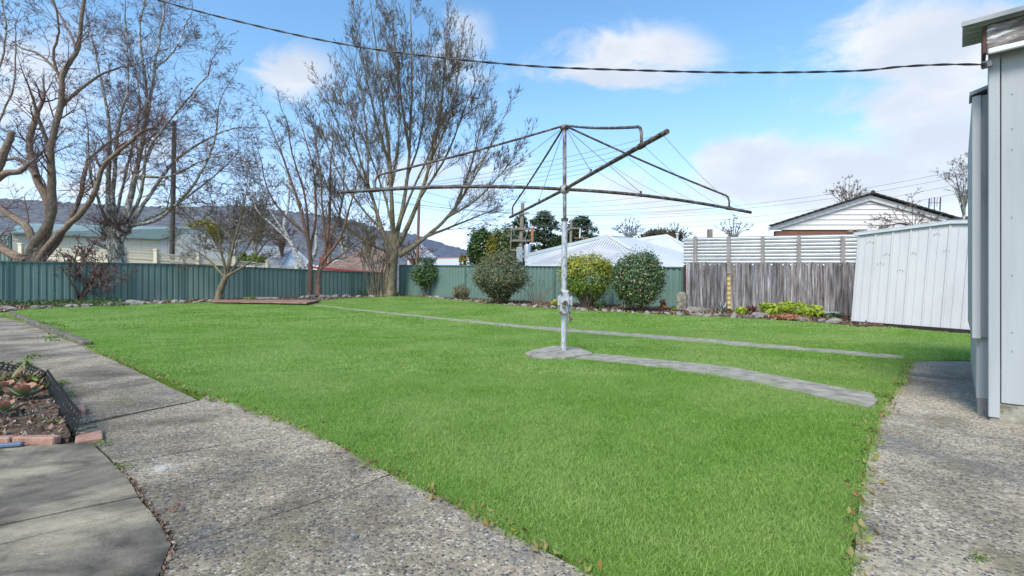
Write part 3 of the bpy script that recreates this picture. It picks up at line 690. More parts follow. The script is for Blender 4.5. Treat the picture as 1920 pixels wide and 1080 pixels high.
# ------------------------------------------------------------------ garden shed
SA, SB = Vector((X(1595, 10.6), 10.6, 0)), Vector((8.79, 9.2, 0)); su = (SB-SA).normalized(); sn = Vector((su.y, -su.x, 0))
if sn.y > 0: sn = -sn
SWID = 2.95; SPK = 1.5
sh = thing('garden_shed', SA, 'white ribbed steel garden shed with shallow gable beside timber fence', 'shed')
def sbase(s): return -.035*s
def stop(s): return 2.0+.115*(1-abs(s-SPK)/SPK)
LEAN = .13
def sp(s, z, o=0.0): q_ = SA+su*(s+LEAN*z/2)+sn*o; return (q_.x, q_.y, z)
npan = 10; pw = SWID/npan
for i in range(npan):
    s0, s1 = i*pw, (i+1)*pw; m = MB(); pr = [(s0, .0), (s0+.012, .022), (s0+.038, .022), (s0+.05, .0), (s0+pw*.5, .0), (s0+pw*.5+.008, .01), (s0+pw*.5+.02, .01), (s0+pw*.5+.028, 0), (s1, .0)]
    vs_ = []
    for s, o in pr:
        vs_ += [sp(s, sbase(s)+.02, o), sp(s, stop(s)-.03, o)]
    m.add(vs_, [(2*j, 2*j+2, 2*j+3, 2*j+1) for j in range(len(pr)-1)])
    m.build('wall_panel', M['shed'], sh, fix=False)
deep = 2.2
m = MB(); m.add([sp(0, .02), sp(0, stop(0)-.03), sp(0, stop(0)-.03, -deep), sp(0, .02, -deep)], [(0, 1, 2, 3)]); m.build('side_wall', M['shed'], sh, fix=False)
m = MB(); m.add([sp(SWID, -.1), sp(SWID, stop(SWID)-.03), sp(SWID, stop(SWID)-.03, -deep), sp(SWID, -.1, -deep)], [(0, 3, 2, 1)]); m.build('side_wall', M['shed'], sh, fix=False)
for s0, s1 in ((-.06, SPK), (SPK, SWID+.06)):
    f_ = lambda s: 2.0+.115*(1-abs(s-SPK)/SPK)+.01
    MB().slab([sp(s0, f_(s0), .06), sp(s1, f_(s1), .06), sp(s1, f_(s1), -deep), sp(s0, f_(s0), -deep)], .012).build('roof', M['shedtrim'], sh)
    MB().bar(sp(s0, f_(s0)-.035, .05), sp(s1, f_(s1)-.035, .05), .012, .07).build('barge_trim', M['shedtrim'], sh)
m = MB()
for (a, b) in ((1632, 455), (1663, 478), (1712, 476), (1757, 440), (1775, 471), (1651, 495), (1688, 508)):
    for dx in (-5, 0, 5):
        u_ = (a+dx-CX)/F; s = (u_*SA.y-SA.x)/(su.x-u_*su.y); q_ = SA+su*s
        zz_ = Z(b-(2 if dx == 0 else 0), q_.y)
        m.tube([q_+sn*.0+Vector((0, 0, zz_)), q_+sn*.012+Vector((0, 0, zz_))], .009, 6)
tag(m.build('rivets', M['cablel'], sh), kind='stuff')
MB().bar(sp(-.02, .03, .03), sp(SWID, sbase(SWID)+.03, .03), .03, .075).build('base_shade_strip', M['dark'], sh)  # dark strip added to stand in for the shadow under the shed wall
MB().prism([(p_[0], p_[1]) for p_ in (sp(-.3, 0, .35), sp(2.9, 0, .12), sp(2.9, 0, -deep), sp(-.3, 0, -deep))], -.16, lambda x, y: -.02-.04*max(0, (x-SA.x)*su.x+(y-SA.y)*su.y)).build('floor_slab', M['pathc'], sh)

# ------------------------------------------------------------------ house at the right
hw = Vector((1, -.93, 0)).normalized()          # along the near wall, to the right
hs = Vector((.93, 1.0, 0)).normalized()         # along the side wall, away
hn = Vector((-hs.x, -hs.y, 0))                  # out of the near wall, towards the camera
HO = Vector((X(1853, 3.04), 3.04, 0))
hq = thing('cottage', HO, 'pale blue grey clad cottage wall with peeling fascia at right edge', 'house')
def hp(a, b, z): q_ = HO+hw*a+hs*b; return Vector((q_.x, q_.y, z))
def hbox(a0, a1, b0, b1, z0, z1, name, mat, bev=0, par=hq):
    m = MB(); vs_ = [hp(a, b, z) for a in (a0, a1) for b in (b0, b1) for z in (z0, z1)]
    m.add(vs_, [(0, 1, 3, 2), (4, 6, 7, 5), (0, 4, 5, 1), (2, 3, 7, 6), (0, 2, 6, 4), (1, 5, 7, 3)])
    return m.build(name, mat, par, bevel=bev)
hbox(.09, 3.2, .03, .12, .13, 2.299, 'wall', M['fibro'])
hbox(0, .052, -.012, .10, .02, 2.299, 'corner_board', M['fibrob'], .003)
hbox(.057, .16, -.004, .0295, .115, 2.299, 'corner_board', M['fibrob'], .003)
hbox(.02, .088, .105, 3.2, .31, 2.298, 'side_wall', M['fibro'])
hbox(.0, 3.2, .0, 3.2, -.1, .112, 'footing', M['footing'], .01)
hbox(.162, .18, .014, .0295, .13, 2.298, 'cover_strip', M['fibrob'], .002)
hbox(.34, .352, .018, .0295, .13, 2.3, 'cover_strip', M['fibrob'], .002)
# peeling fascia facing the yard, roof sheet over it
hbox(-.01, 3.2, -.10, -.065, 2.285, 2.462, 'fascia', M['peel'], .004)
hbox(-.005, 3.2, -.114, -.1005, 2.275, 2.31, 'fascia_trim', M['whitebd'], .006)
hbox(.0, 3.2, -.064, .03, 2.30, 2.315, 'soffit', M['fibro'])
def wavy(a0, a1, b0, b1, n_):
    m = MB(); vs_ = []
    for j in range(n_+1):
        b = b0+j/n_*(b1-b0)
        for a in (a0, a1): vs_.append(hp(a, b, 2.476+.012*math.cos(b/.076*2*math.pi)+.03*max(0, b)))
    m.add(vs_, [(2*j, 2*j+1, 2*j+3, 2*j+2) for j in range(n_)], True)
    o = m.build('roof_sheet', M['tin'], hq, fix=False); o.modifiers.new('thick', 'SOLIDIFY').thickness = .004
wavy(-.12, 3.2, -.15, .24, 40); wavy(.06, 3.2, .245, 2.4, 90)
hbox(-.125, 3.2, -.168, -.155, 2.468, 2.496, 'roof_flashing', M['tin'])
hbox(-.03, -.0105, -.10, .10, 2.29, 2.455, 'barge_end', M['redpost'], .004)
# lower addition stepping out of the side wall
hbox(-.072, .0175, .14, 2.1, .51, 2.10, 'addition_wall', M['fibro'])
hbox(-.072, -.030, .12, .1395, .50, 2.10, 'cover_board', M['fibrob'], .002)
m = MB(); vs_ = [hp(a, b, z) for (a, z) in ((-.085, 2.102), (.019, 2.135), (.019, 2.155), (-.085, 2.125)) for b in (.10, .30)]
m.add(vs_, [(0, 1, 3, 2), (2, 3, 5, 4), (4, 5, 7, 6), (6, 7, 1, 0), (0, 2, 4, 6), (1, 7, 5, 3)]).build('addition_cap', M['tin'], hq)
hbox(-.05, .01, .18, 2.3, .1, .509, 'plinth_sheet', M['fibrob'])
hbox(-.045, .012, .18, 2.3, -.05, .099, 'base_board', M['post'])
# nails
m = MB()
for z_ in (.35, .62, .95, 1.25, 1.6, 1.85, 2.1):
    for a in (.03, .105, .21):
        z_ += random.uniform(-.07, .07); m.tube([hp(a, -.014, z_), hp(a, .012, z_)], .0026, 6)
tag(m.build('nail_heads', M['steel'], hq), kind='stuff')
# ------------------------------------------------------------------ service cable
def catmull(pts, n):
    pts = [Vector(p) for p in pts]; pts = [pts[0]*2-pts[1]]+pts+[pts[-1]*2-pts[-2]]; out = []
    for i in range(1, len(pts)-2):
        p0, p1, p2, p3 = pts[i-1:i+3]
        for j in range(n):
            t = j/n; out.append(.5*((2*p1)+(p2-p0)*t+(2*p0-5*p1+4*p2-p3)*t*t+(3*p1-p0-3*p2+p3)*t**3))
    out.append(pts[-2]); return out
base = [P(1846, 121, 2.98), P(1770, 121, 3.0), P(1690, 125, 3.02), P(1600, 133, 3.04), P(1400, 136, 3.1), P(1200, 132, 3.15), P(1000, 124, 3.2), P(800, 105, 3.25), P(640, 82, 3.3), P(480, 48, 3.35), P(290, -2, 3.4), P(0, -95, 3.5), P(-600, -300, 3.8)]
base = catmull(base, 26)
sc_ = thing('service_cable', base[0], 'black twisted overhead cable running from the cottage corner across the sky', 'cable')
for k_ in range(2):
    pts = []; L = 0
    for i, p_ in enumerate(base):
        if i: L += (p_-base[i-1]).length
        a = L/.30*2*math.pi+k_*math.pi
        pts.append(p_+Vector((0, math.cos(a), math.sin(a)))*.0036)
    MB().tube(pts, .0038, 6).build('strand', M['cable'], sc_)
an = thing('cable_anchor', P(1850, 121, 3.0), 'small dark clamp holding the overhead cable on the cottage corner', 'clamp')
MB().box(P(1850, 121, 3.0), (.03, .05, .042), .7).build('bracket', M['cablel'], an, bevel=.004)
MB().tube([P(1843, 121, 2.98), P(1858, 121, 3.04)], .012, 8).build('bolt', M['cable'], an)

# ------------------------------------------------------------------ rotary clothes line
HX, HYY = .66, 6.02
rc = thing('rotary_clothes_line', (HX, HYY, .03), 'rusty four armed rotary clothes line standing in the lawn', 'clothes line')
top = Vector((HX, HYY, 2.837)); zc = 2.054
MB().tube([(HX-.012, HYY, .02), (HX, HYY, 1.665)], .036, 14).build('outer_tube', M['greypaint'], rc)
MB().tube([(HX, HYY, 1.6), (HX, HYY, 2.82)], .024, 12).build('inner_tube', M['galv'], rc)
MB().tube([(HX, HYY, 1.655), (HX, HYY, 1.69)], .046, 14).build('collar', M['galv'], rc)
MB().tube([(HX, HYY, 2.81), (HX, HYY, 2.83), (HX, HYY, 2.85), (HX, HYY, 2.865)], [.055, .06, .05, .02], 14).build('top_cap', M['rust'], rc)
m = MB().tube([(HX, HYY, zc-.05), (HX, HYY, zc-.035), (HX, HYY, zc+.035), (HX, HYY, zc+.05)], [.04, .058, .058, .04], 14); m.build('hub', M['galv'], rc)
ends = {'near': Vector((HX+.53, HYY-2.34, 2.03)), 'right': Vector((HX+2.73, HYY+.79, 1.885)), 'far': Vector((HX-.7, HYY+2.6, 2.07)), 'left': Vector((HX-2.58, HYY-.64, 1.895))}
def armpt(k_, t):
    e = ends[k_]; c = Vector((HX, HYY, zc)); q_ = c.lerp(e, t)
    q_.z = zc+(e.z-zc)*t**1.6 + (.02*math.sin(math.pi*t) if k_ in ('left', 'right') else 0)
    return q_
bt = {'near': .83, 'right': .87, 'far': .93, 'left': .86}
for k_, e in ends.items():
    MB().tube([armpt(k_, .015+.985*i/10) for i in range(11)], .021, 10).build('arm', M['rust'], rc)
    d_ = (armpt(k_, 1)-armpt(k_, .9)).normalized()
    MB().tube([armpt(k_, bt[k_])-d_*.04, armpt(k_, bt[k_])+d_*.04], .027, 10).build('arm_clamp', M['rust'], rc)
    b = armpt(k_, bt[k_]); od = Vector((e.x-HX, e.y-HYY, 0)).normalized()
    t0 = top+od*.05; bend = b+Vector((0, 0, .16))
    dn = (bend-t0).normalized(); pts = [t0.lerp(bend, i/8) + Vector((0, 0, -.02*math.sin(math.pi*i/8))) for i in range(8)]
    pts += [bend-dn*.06, bend-dn*.02-Vector((0, 0, .012)), b+Vector((0, 0, .10)), b+Vector((0, 0, .02))]
    MB().tube(pts, .0135, 8).build('brace', M['rust'], rc)
    w = armpt(k_, .36 if k_ in ('near', 'left') else .38)
    MB().tube([top+od*.04-Vector((0, 0, .03)), w+Vector((0, 0, .03))], .0035, 5).build('stay_wire', M['rust'], rc)
    MB().tube([w-Vector((0, 0, .02)), w+Vector((0, 0, .055))], .013, 6).build('stay_lug', M['rust'], rc)
ring = ['near', 'right', 'far', 'left']
for fr in (.42, .56, .70, .84, .97):
    for i in range(4):
        a, b = armpt(ring[i], fr), armpt(ring[(i+1) % 4], fr)
        pts = [a.lerp(b, j/8)-Vector((0, 0, .07*fr*4*(j/8)*(1-j/8))) for j in range(9)]
        MB().tube(pts, .0021, 4, cap=False).build('line', M['wire'], rc)
zw = Z(567, HYY)
m = MB(); m.box((HX, HYY-.03, zw), (.125, .075, .30)); wb = m.build('winder_box', M['greypaint'], rc, bevel=.018)
for dx in (-.052, .052):
    for dz in (-.125, .125):
        MB().tube([(HX+dx, HYY-.065, zw+dz), (HX+dx, HYY-.095, zw+dz)], .02, 8).build('bolt', M['rust'], wb)
MB().tube([(HX-.005, HYY-.06, zw), (HX-.005, HYY-.13, zw)], .05, 14).build('gear_cover', M['greypaint'], wb, bevel=.004)
MB().tube([(HX-.005, HYY-.13, zw), (HX-.005, HYY-.165, zw)], .027, 12).build('gear_shaft', M['rust'], wb)
for sx in (-1, 1): MB().box((HX+sx*.075, HYY-.03, zw+.02), (.035, .07, .13)).build('ear', M['greypaint'], wb, bevel=.01)
MB().tube([(HX-.005, HYY-.15, zw), (HX+.02, HYY-.15, zw-.1), (HX+.035, HYY-.15, zw-.21), (HX+.04, HYY-.15, zw-.24)], .010, 8).build('crank', M['galv'], rc)
MB().tube([(HX+.055, HYY-.14, zw-.17), (HX+.06, HYY-.2, zw-.2)], .016, 8).build('handle', M['rust'], rc)

# ------------------------------------------------------------------ bare trees
def segs_mesh(segs, n):
    """independent little prisms for twigs: (p0, p1, r0, r1) rows"""
    s = np.asarray(segs, float); p0, p1, r0, r1 = s[:, :3], s[:, 3:6], s[:, 6], s[:, 7]
    d = p1-p0; L = np.linalg.norm(d, axis=1, keepdims=True); d = d/np.maximum(L, 1e-9)
    ref = np.where(np.abs(d[:, 2:3]) < .9, np.array([[0, 0, 1.]]), np.array([[1., 0, 0]]))
    a = np.cross(d, ref); a /= np.linalg.norm(a, axis=1, keepdims=True); b = np.cross(d, a)
    v = []
    for p_, r in ((p0, r0), (p1, r1)):
        for j in range(n):
            t = 2*math.pi*j/n; v.append(p_+(a*math.cos(t)+b*math.sin(t))*r[:, None])
    v = np.stack(v, 1).reshape(-1, 3); i = np.arange(len(s))[:, None]*(2*n)
    f = np.concatenate([i+np.array([[j, (j+1) % n, n+(j+1) % n, n+j]]) for j in range(n)])
    return v, f
class Tree:
    def __init__(s, seed, wig=.12, up=.05, kids=(3.5, 5, 5), ratio=(.5, .5, .5), angle=(40, 40, 45), rmin=.006, seg=(.3, .2, .14, .12), first=1.6, tail=.2):
        s.g = random.Random(seed); s.thick = MB(); s.thin = []; s.tips = []
        s.wig, s.up, s.kids, s.ratio, s.angle, s.rmin, s.seg, s.first, s.tail = wig, up, kids, ratio, angle, rmin, seg, first, tail
    def rnd(s, a=1.0): return Vector((s.g.gauss(0, a), s.g.gauss(0, a), s.g.gauss(0, a)))
    def kid(s, p, d, L, r, level, t):
        a = R(s.angle[min(level, len(s.angle)-1)]*s.g.uniform(.6, 1.35)); q_ = s.rnd()
        q_ = q_-d*q_.dot(d)
        if q_.length < 1e-3: q_ = Vector((1, 0, 0))
        q_.normalize(); nd = d*math.cos(a)+q_*math.sin(a)
        s.branch(p, nd.normalized(), L, r, level)
    def branch(s, p, d, L, r, level):
        n = max(2, int(L/s.seg[min(level, len(s.seg)-1)])); st = L/n; p = Vector(p); d = Vector(d)
        nk = int(s.kids[level]*s.g.uniform(.7, 1.3)+.5) if level < len(s.kids) else 0
        ks = sorted(s.g.uniform(.2, .98) for _ in range(nk)); ki = 0
        for i in range(n):
            d = (d+s.rnd(s.wig*(1, .75, .6, .5, .5)[level])+Vector((0, 0, s.up))).normalized(); q_ = p+d*st
            ra, rb = max(r*(1-.8*i/n), s.rmin), max(r*(1-.8*(i+1)/n), s.rmin*.8)
            s.thin.append((*p, *(q_+d*ra*.5), ra, rb))
            while ki < nk and ks[ki] <= (i+1)/n:
                t = ks[ki]; ki += 1
                s.kid(p.lerp(q_, .5), d, L*s.ratio[min(level, len(s.ratio)-1)]*s.g.uniform(.6, 1.3)*(1.15-.6*t), max(rb*.62, s.rmin), level+1, t)
            p = q_
        s.tips.append((p, d))
    def limb(s, pts, r0, r1, dens=2.2, start=.3, length=None, sides=8, cut=True):
        """a main limb through given points; side branches from `start` onward, dens per metre"""
        pts = catmull(pts, 6); n = len(pts)
        L = sum((pts[i+1]-pts[i]).length for i in range(n-1))
        for i in range(1, n-1): pts[i] = pts[i]+s.rnd(s.wig*.12*L/n*2)
        rad = [r0+(r1-r0)*(i/(n-1))**.8 for i in range(n)]
        s.thick.tube(pts, rad, sides)
        k_ = int(L*(1-start)*dens)
        for _ in range(k_):
            t = start+(1-start)*s.g.random()**.85; x_ = t*(n-1); i = min(int(x_), n-2)
            p_ = pts[i].lerp(pts[i+1], x_-i); d = (pts[i+1]-pts[i]).normalized()
            s.kid(p_, d, (length or s.first)*s.g.uniform(.55, 1.3)*(1.2-.65*t), max(rad[i]*.34, s.rmin), 0, t)
        d = (pts[-1]-pts[-2]).normalized()
        if cut:
            s.branch(pts[-1], d, (length or s.first)*.8, r1, 0)
        return pts
    def build(s, name, loc, label, bark_, tw, cat='tree', group=None, bud=0, budsize=(.05, .12), budmat=None):
        t = thing(name, loc, label, cat, group)
        if s.thick.v: s.thick.build('trunk', bark_, t, fix=False)
        v, f = segs_mesh(s.thin, 3); np_obj('crown', v, f, tw, t)
        if bud:
            g = np.random.default_rng(3); c = np.array([tuple(p_) for p_, _ in s.tips]*bud)+g.normal(size=(len(s.tips)*bud, 3))*.06
            v, f = cards(c, g.normal(size=c.shape), g.uniform(*budsize, len(c)), .5, 5); np_obj('buds', v, f, budmat or M['bud'], t)
        return t
def PL(y, pts, dy=0.0, y_start=None):
    n = len(pts); return [P(a, b, y+dy*(i/(n-1))**1.2) for i, (a, b) in enumerate(pts)]
# big maple
Y7 = 24.3
T = Tree(11, .05, .10, (7, 5, 2), (.6, .58, .5), (26, 27, 30), .007, (.4, .28, .2), 2.4)
T.limb([P(731, 560, Y7), P(732, 530, Y7), P(735, 490, Y7), P(738, 455, Y7), P(739, 435, Y7)], .36, .24, 0, 1, sides=14, cut=False)
MAIN = {'a': ([(735, 472), (716, 430), (698, 370), (672, 290), (642, 180)], 0, 1.5), 'b': ([(737, 452), (735, 390), (730, 295), (714, 160), (700, 45)], 0, -2.0),
        'c': ([(741, 450), (756, 385), (767, 295), (772, 150), (770, 20)], 0, 2.2), 'd': ([(745, 462), (772, 408), (800, 330), (824, 220), (836, 95)], 0, -1.6),
        'e': ([(748, 480), (788, 452), (838, 408), (888, 335), (932, 245)], 0, 1.0)}
SECOND = [([(716, 430), (680, 392), (638, 330), (606, 250)], .3, 2.2), ([(698, 370), (664, 305), (630, 225)], .6, -1.5), ([(690, 345), (688, 250), (668, 115)], .7, 3.2), ([(733, 350), (748, 250), (742, 95)], -.6, .6), ([(731, 310), (704, 220), (677, 100)], -.9, -3.4),
          ([(761, 340), (792, 240), (804, 70)], .8, 3.6), ([(768, 290), (752, 180), (738, 65)], 1.0, -.5), ([(785, 375), (838, 290), (878, 185)], -.5, -3.2), ([(808, 300), (846, 210), (862, 110)], -.9, .8), ([(804, 442), (870, 416), (930, 392)], .25, 2.4),
          ([(838, 408), (896, 372), (948, 315)], .45, -1.4), ([(855, 385), (886, 300), (910, 195)], .6, 3.0), ([(735, 475), (690, 455), (640, 410), (612, 345)], .0, -1.8), ([(742, 440), (772, 360), (815, 260), (832, 150)], .2, -3.8), ([(738, 440), (722, 370), (690, 280), (655, 200)], .1, 3.6)]
def PD(pts, d0, d1): return [P(a, b, Y7+d0+(d1-d0)*(i/(len(pts)-1))) for i, (a, b) in enumerate(pts)]
for k_, (pts, d0, d1) in MAIN.items(): T.limb(PD(pts, d0, d1), .15, .026, 2.3, .34, sides=10)
for pts, d0, d1 in SECOND: T.limb(PD(pts, d0, d1), .075, .022, 2.6, .2)
T.build('maple_tree', (X(731, Y7), Y7, gz(0, Y7)), 'tall bare maple with egg shaped crown of upright limbs', M['bark_olive'], M['tw_olive'], bud=1, budsize=(.02, .05))
# twin trunked tree
Y5 = 22.6
T = Tree(12, .11, .04, (4, 4, 2), (.58, .58, .5), (34, 36, 38), .0065, (.3, .24, .2), 1.8)
for pts, r0, dy in [([(580, 556), (582, 510), (579, 460), (562, 390), (532, 300), (508, 240)], .15, -1), ([(597, 555), (597, 515), (610, 470), (618, 400), (620, 310), (625, 250)], .16, 1),
                    ([(580, 475), (592, 410), (588, 320), (565, 235)], .08, 1.2), ([(604, 492), (638, 445), (658, 380), (676, 320)], .08, -1), ([(579, 455), (572, 370), (548, 290), (540, 235)], .07, -1.5),
                    ([(600, 505), (640, 478), (690, 445)], .06, .8), ([(612, 460), (640, 390), (645, 320)], .06, 1.5), ([(575, 440), (530, 400), (500, 350), (490, 300)], .06, .5), ([(612, 470), (605, 400), (600, 320), (590, 250)], .06, -1.4)]:
    T.limb(PL(Y5, pts, dy), r0, .022, 2.6, .4 if len(pts) > 4 else .2)
T.build('twin_trunk_tree', (X(588, Y5), Y5, gz(0, Y5)), 'bare reddish tree with two trunks close together by the green fence', M['bark_red'], M['tw_brown'], bud=1, budsize=(.015, .03))
# small spreading tree
Y4 = 20.2
T = Tree(13, .12, .04, (5, 4, 3), (.58, .58, .5), (36, 40, 42), .007, (.25, .2, .15), 1.4)
T.limb([P(409, 562, Y4), P(413, 545, Y4), P(420, 528, Y4), P(425, 516, Y4)], .16, .10, 0, 1, sides=12, cut=False)
for pts, dy in [([(423, 520), (420, 490), (400, 450), (362, 412), (340, 392)], -1), ([(424, 518), (415, 470), (408, 420), (400, 385)], 1), ([(425, 518), (440, 450), (455, 395), (462, 360)], -.6),
                ([(427, 518), (458, 472), (486, 425), (500, 385)], .8), ([(423, 520), (385, 482), (350, 462)], .3), ([(426, 516), (432, 450), (428, 395)], 1.6), ([(426, 518), (470, 490), (498, 455)], -1)]:
    T.limb(PL(Y4, pts, dy), .06, .015, 4.2, .2)
T.build('spreading_tree', (X(409, Y4), Y4, gz(0, Y4)), 'small bare spreading tree with short leaning trunk on garden bed', M['bark_olive'], M['tw_olive'])
# pollarded grey tree
Y2 = 20.5
T = Tree(14, .17, .015, (5, 4, 3), (.6, .6, .55), (42, 42, 42), .0058, (.3, .22, .17), 2.1)
T.limb([P(222, 520, Y2), P(219, 490, Y2), P(216, 460, Y2), P(215, 425, Y2)], .29, .3, 0, 1, sides=12, cut=False)
for pts, r0, dy in [([(206, 432), (203, 340), (205, 250), (190, 150), (170, 60)], .12, 1), ([(212, 430), (214, 330), (222, 240), (240, 160), (235, 40)], .10, -1),
                    ([(232, 430), (250, 345), (268, 260), (290, 130), (312, -10)], .15, .4), ([(236, 425), (300, 408), (360, 350), (400, 270), (410, 200)], .09, -1),
                    ([(240, 430), (285, 360), (330, 300), (400, 255), (440, 240)], .09, 1.5), ([(225, 430), (262, 370), (280, 280), (340, 200), (390, 140)], .09, -1.6),
                    ([(205, 430), (190, 390), (170, 330), (165, 260)], .08, -1.5), ([(268, 260), (275, 170), (262, 60), (280, -30)], .07, 1), ([(210, 430), (235, 330), (262, 200), (245, 90)], .07, 2),
                    ([(290, 130), (330, 90), (350, 40)], .04, 1), ([(240, 425), (310, 395), (390, 340), (435, 300)], .07, 1.4), ([(255, 330), (320, 330), (380, 300), (430, 290)], .06, -1)]:
    T.limb(PL(Y2, pts, dy), r0, .025, 3.1, .22)
g_ = random.Random(3)
for i in range(34):
    a = g_.uniform(0, 6.28); c = P(216+g_.uniform(-24, 24), 434+g_.uniform(-14, 18), Y2+g_.uniform(-.3, .3))
    T.thick.tube([c, c+Vector((math.cos(a)*.12, math.sin(a)*.12, .07)), c+Vector((math.cos(a)*.2, math.sin(a)*.2, .22))], [g_.uniform(.06, .16), g_.uniform(.07, .13), .03], 7)
for i in range(90):
    T.kid(P(216+g_.gauss(0, 16), 434+g_.gauss(0, 9), Y2-.15), Vector((g_.gauss(0, .6), -.4, 1)).normalized(), g_.uniform(.4, 1.3), .018, 2, 0)
T.limb(PL(Y2, [(210, 468), (190, 460), (175, 455)], -.4), .1, .07, 0, 1, cut=False)
T.build('pollarded_tree', (X(221, Y2), Y2, gz(0, Y2)), 'tall bare tree with mossy white grey limbs rising from knobbly pollarded stump', M['bark_grey'], M['tw_red'], bud=1, budsize=(.015, .032))
# thick tan tree
Y1 = 19.2
T = Tree(15, .22, .01, (4.5, 4, 3), (.6, .6, .55), (42, 45, 45), .0058, (.28, .22, .16), 2.0)
for pts, r0, r1, dy in [([(62, 505), (75, 465), (95, 400), (68, 330), (55, 270), (70, 210)], .2, .1, .5), ([(62, 505), (60, 470), (95, 405), (97, 330), (95, 280), (115, 195), (118, 140), (145, 90), (158, 0)], .19, .06, -.4),
                        ([(62, 505), (95, 455), (150, 400), (178, 360), (195, 310), (240, 270), (262, 250)], .145, .05, -1), ([(68, 500), (110, 450), (148, 375), (160, 320), (175, 290), (250, 235)], .12, .04, .7),
                        ([(115, 200), (140, 175), (190, 140), (230, 125)], .08, .03, 1), ([(118, 150), (95, 120), (70, 100), (40, 90)], .07, .03, .3), ([(95, 280), (75, 230), (60, 180)], .09, .04, -1), ([(145, 95), (120, 40), (90, -10)], .06, .025, .7),
                        ([(50, 490), (10, 470), (-30, 440), (-60, 400)], .2, .1, .5), ([(62, 505), (20, 500), (-10, 490)], .2, .12, -.5), ([(68, 330), (40, 300), (10, 300), (-20, 310)], .1, .04, .6),
                        ([(118, 160), (100, 110), (110, 50), (95, -20)], .06, .025, -1), ([(70, 470), (50, 425), (20, 405), (-20, 370)], .15, .1, .3)]:
    T.limb(PL(Y1, pts, dy), r0, r1, 2.4, .3)
T.build('gnarled_tree', (X(62, Y1), Y1, gz(0, Y1)), 'gnarled tan tree with thick twisting limbs fanning from low base at left', M['bark_tan'], M['tw_red'], bud=1, budsize=(.015, .032))
Y9 = 17.8
T = Tree(16, .2, .01, (4, 4, 3), (.55, .5, .5), (42, 48, 50), .007, (.28, .17, .13), 1.5)
T.limb(PL(Y9, [(-60, 520), (-40, 400), (-12, 330), (8, 285), (24, 246)], 0), .26, .1, 0, 1, sides=10, cut=False)
T.limb(PL(Y9, [(-20, 345), (10, 325), (35, 322), (50, 310)], .3), .15, .08, 1, .5)
for pts in [[(-12, 330), (-20, 200), (10, 80), (0, -20)], [(-10, 320), (-5, 240), (25, 160), (30, 60)], [(-12, 330), (-60, 200), (-40, 40)]]:
    T.limb(PL(Y9, pts, .8), .05, .02, 2.0, .3)
T.build('broken_tree', (X(-60, Y9), Y9, gz(0, Y9)), 'snapped off tan tree limb leaning in at the left edge', M['bark_tan'], M['tw_grey'])
# leafless shrub in front of the left fence
p3 = G(150, 568); Y3 = p3.y
T = Tree(17, .2, .01, (4, 3), (.6, .55), (45, 48), .013, (.12, .1), .75)
for pts, dy in [([(146, 568), (142, 545), (125, 520), (100, 505), (75, 492)], -.4), ([(147, 568), (143, 540), (150, 510), (160, 480), (172, 465)], .3), ([(150, 568), (165, 545), (190, 530), (225, 520)], -.3),
                ([(148, 568), (145, 540), (130, 505), (118, 480)], .5), ([(150, 568), (158, 540), (185, 515), (205, 490)], .5), ([(143, 545), (115, 535), (85, 520), (70, 512)], .2), ([(150, 520), (140, 495), (145, 470)], -.4), ([(165, 545), (175, 520), (180, 500)], -.2)]:
    T.limb(PL(Y3, pts, dy), .045, .018, 8, .2)
T.build('leafless_shrub', p3, 'low leafless shrub with crooked dark red branches before green fence', M['bark_dark'], M['tw_red'], 'shrub')
# upright stems beside the maple
p6 = G(705, 557); Y6 = 24.0
T = Tree(18, .1, .05, (4, 3), (.5, .5), (30, 38), .008, (.25, .18), .9)
for i in range(16):
    x_ = 693+i*2; T.limb(PL(Y6, [(x_, 558), (x_+random.uniform(-6, 6)+(i-8)*.8, 510), (x_+(i-8)*3+random.uniform(-8, 8), 470), (x_+(i-8)*5, 440+random.uniform(-15, 25))], random.uniform(-.8, .8)), .03, .013, 1.8, .35, sides=5)
T.build('multi_stem_shrub', (X(708, Y6), Y6, gz(0, Y6)), 'bare clump of thin upright stems just left of the maple trunk', M['bark_olive'], M['tw_olive'], 'shrub')
# dead stalks between shrubs
p_ = G(1008, 570); T = Tree(19, .14, .04, (3,), (.5,), (35,), .008, (.15,), .35)
for i in range(9): T.limb(PL(p_.y, [(1000+i*2, 572), (1000+i*2+(i-4)*1.5, 555), (1002+i*2+(i-4)*4, 535+random.uniform(-6, 14))], random.uniform(-.3, .3)), .018, .009, 2.2, .4, sides=5)
T.build('dry_stalks', p_, 'thin dry brown stalks between the two round hedges', M['bark_tan'], M['tw_brown'], 'plant')
# birch beyond the fence
Y8 = 30
T = Tree(20, .14, .02, (4, 4, 3), (.5, .5, .5), (38, 42, 45), .009, (.35, .22, .16), 1.8)
for pts, r0, dy in [([(572, 540), (566, 500), (556, 480), (545, 455), (530, 440), (500, 412)], .26, 0), ([(540, 450), (533, 420), (540, 390), (542, 340), (530, 290)], .13, .8), ([(575, 500), (592, 470), (592, 420), (590, 350), (600, 290)], .16, -.5), ([(500, 412), (480, 390), (470, 340)], .07, .5), ([(545, 455), (500, 380), (480, 300)], .06, -1)]:
    T.limb(PL(Y8, pts, dy), r0, .035, 2.0, .4)
T.build('birch_tree', (X(572, Y8), Y8, gz(0, Y8)), 'white barked birch leaning left behind the green fence', M['bark_white'], M['tw_grey'])
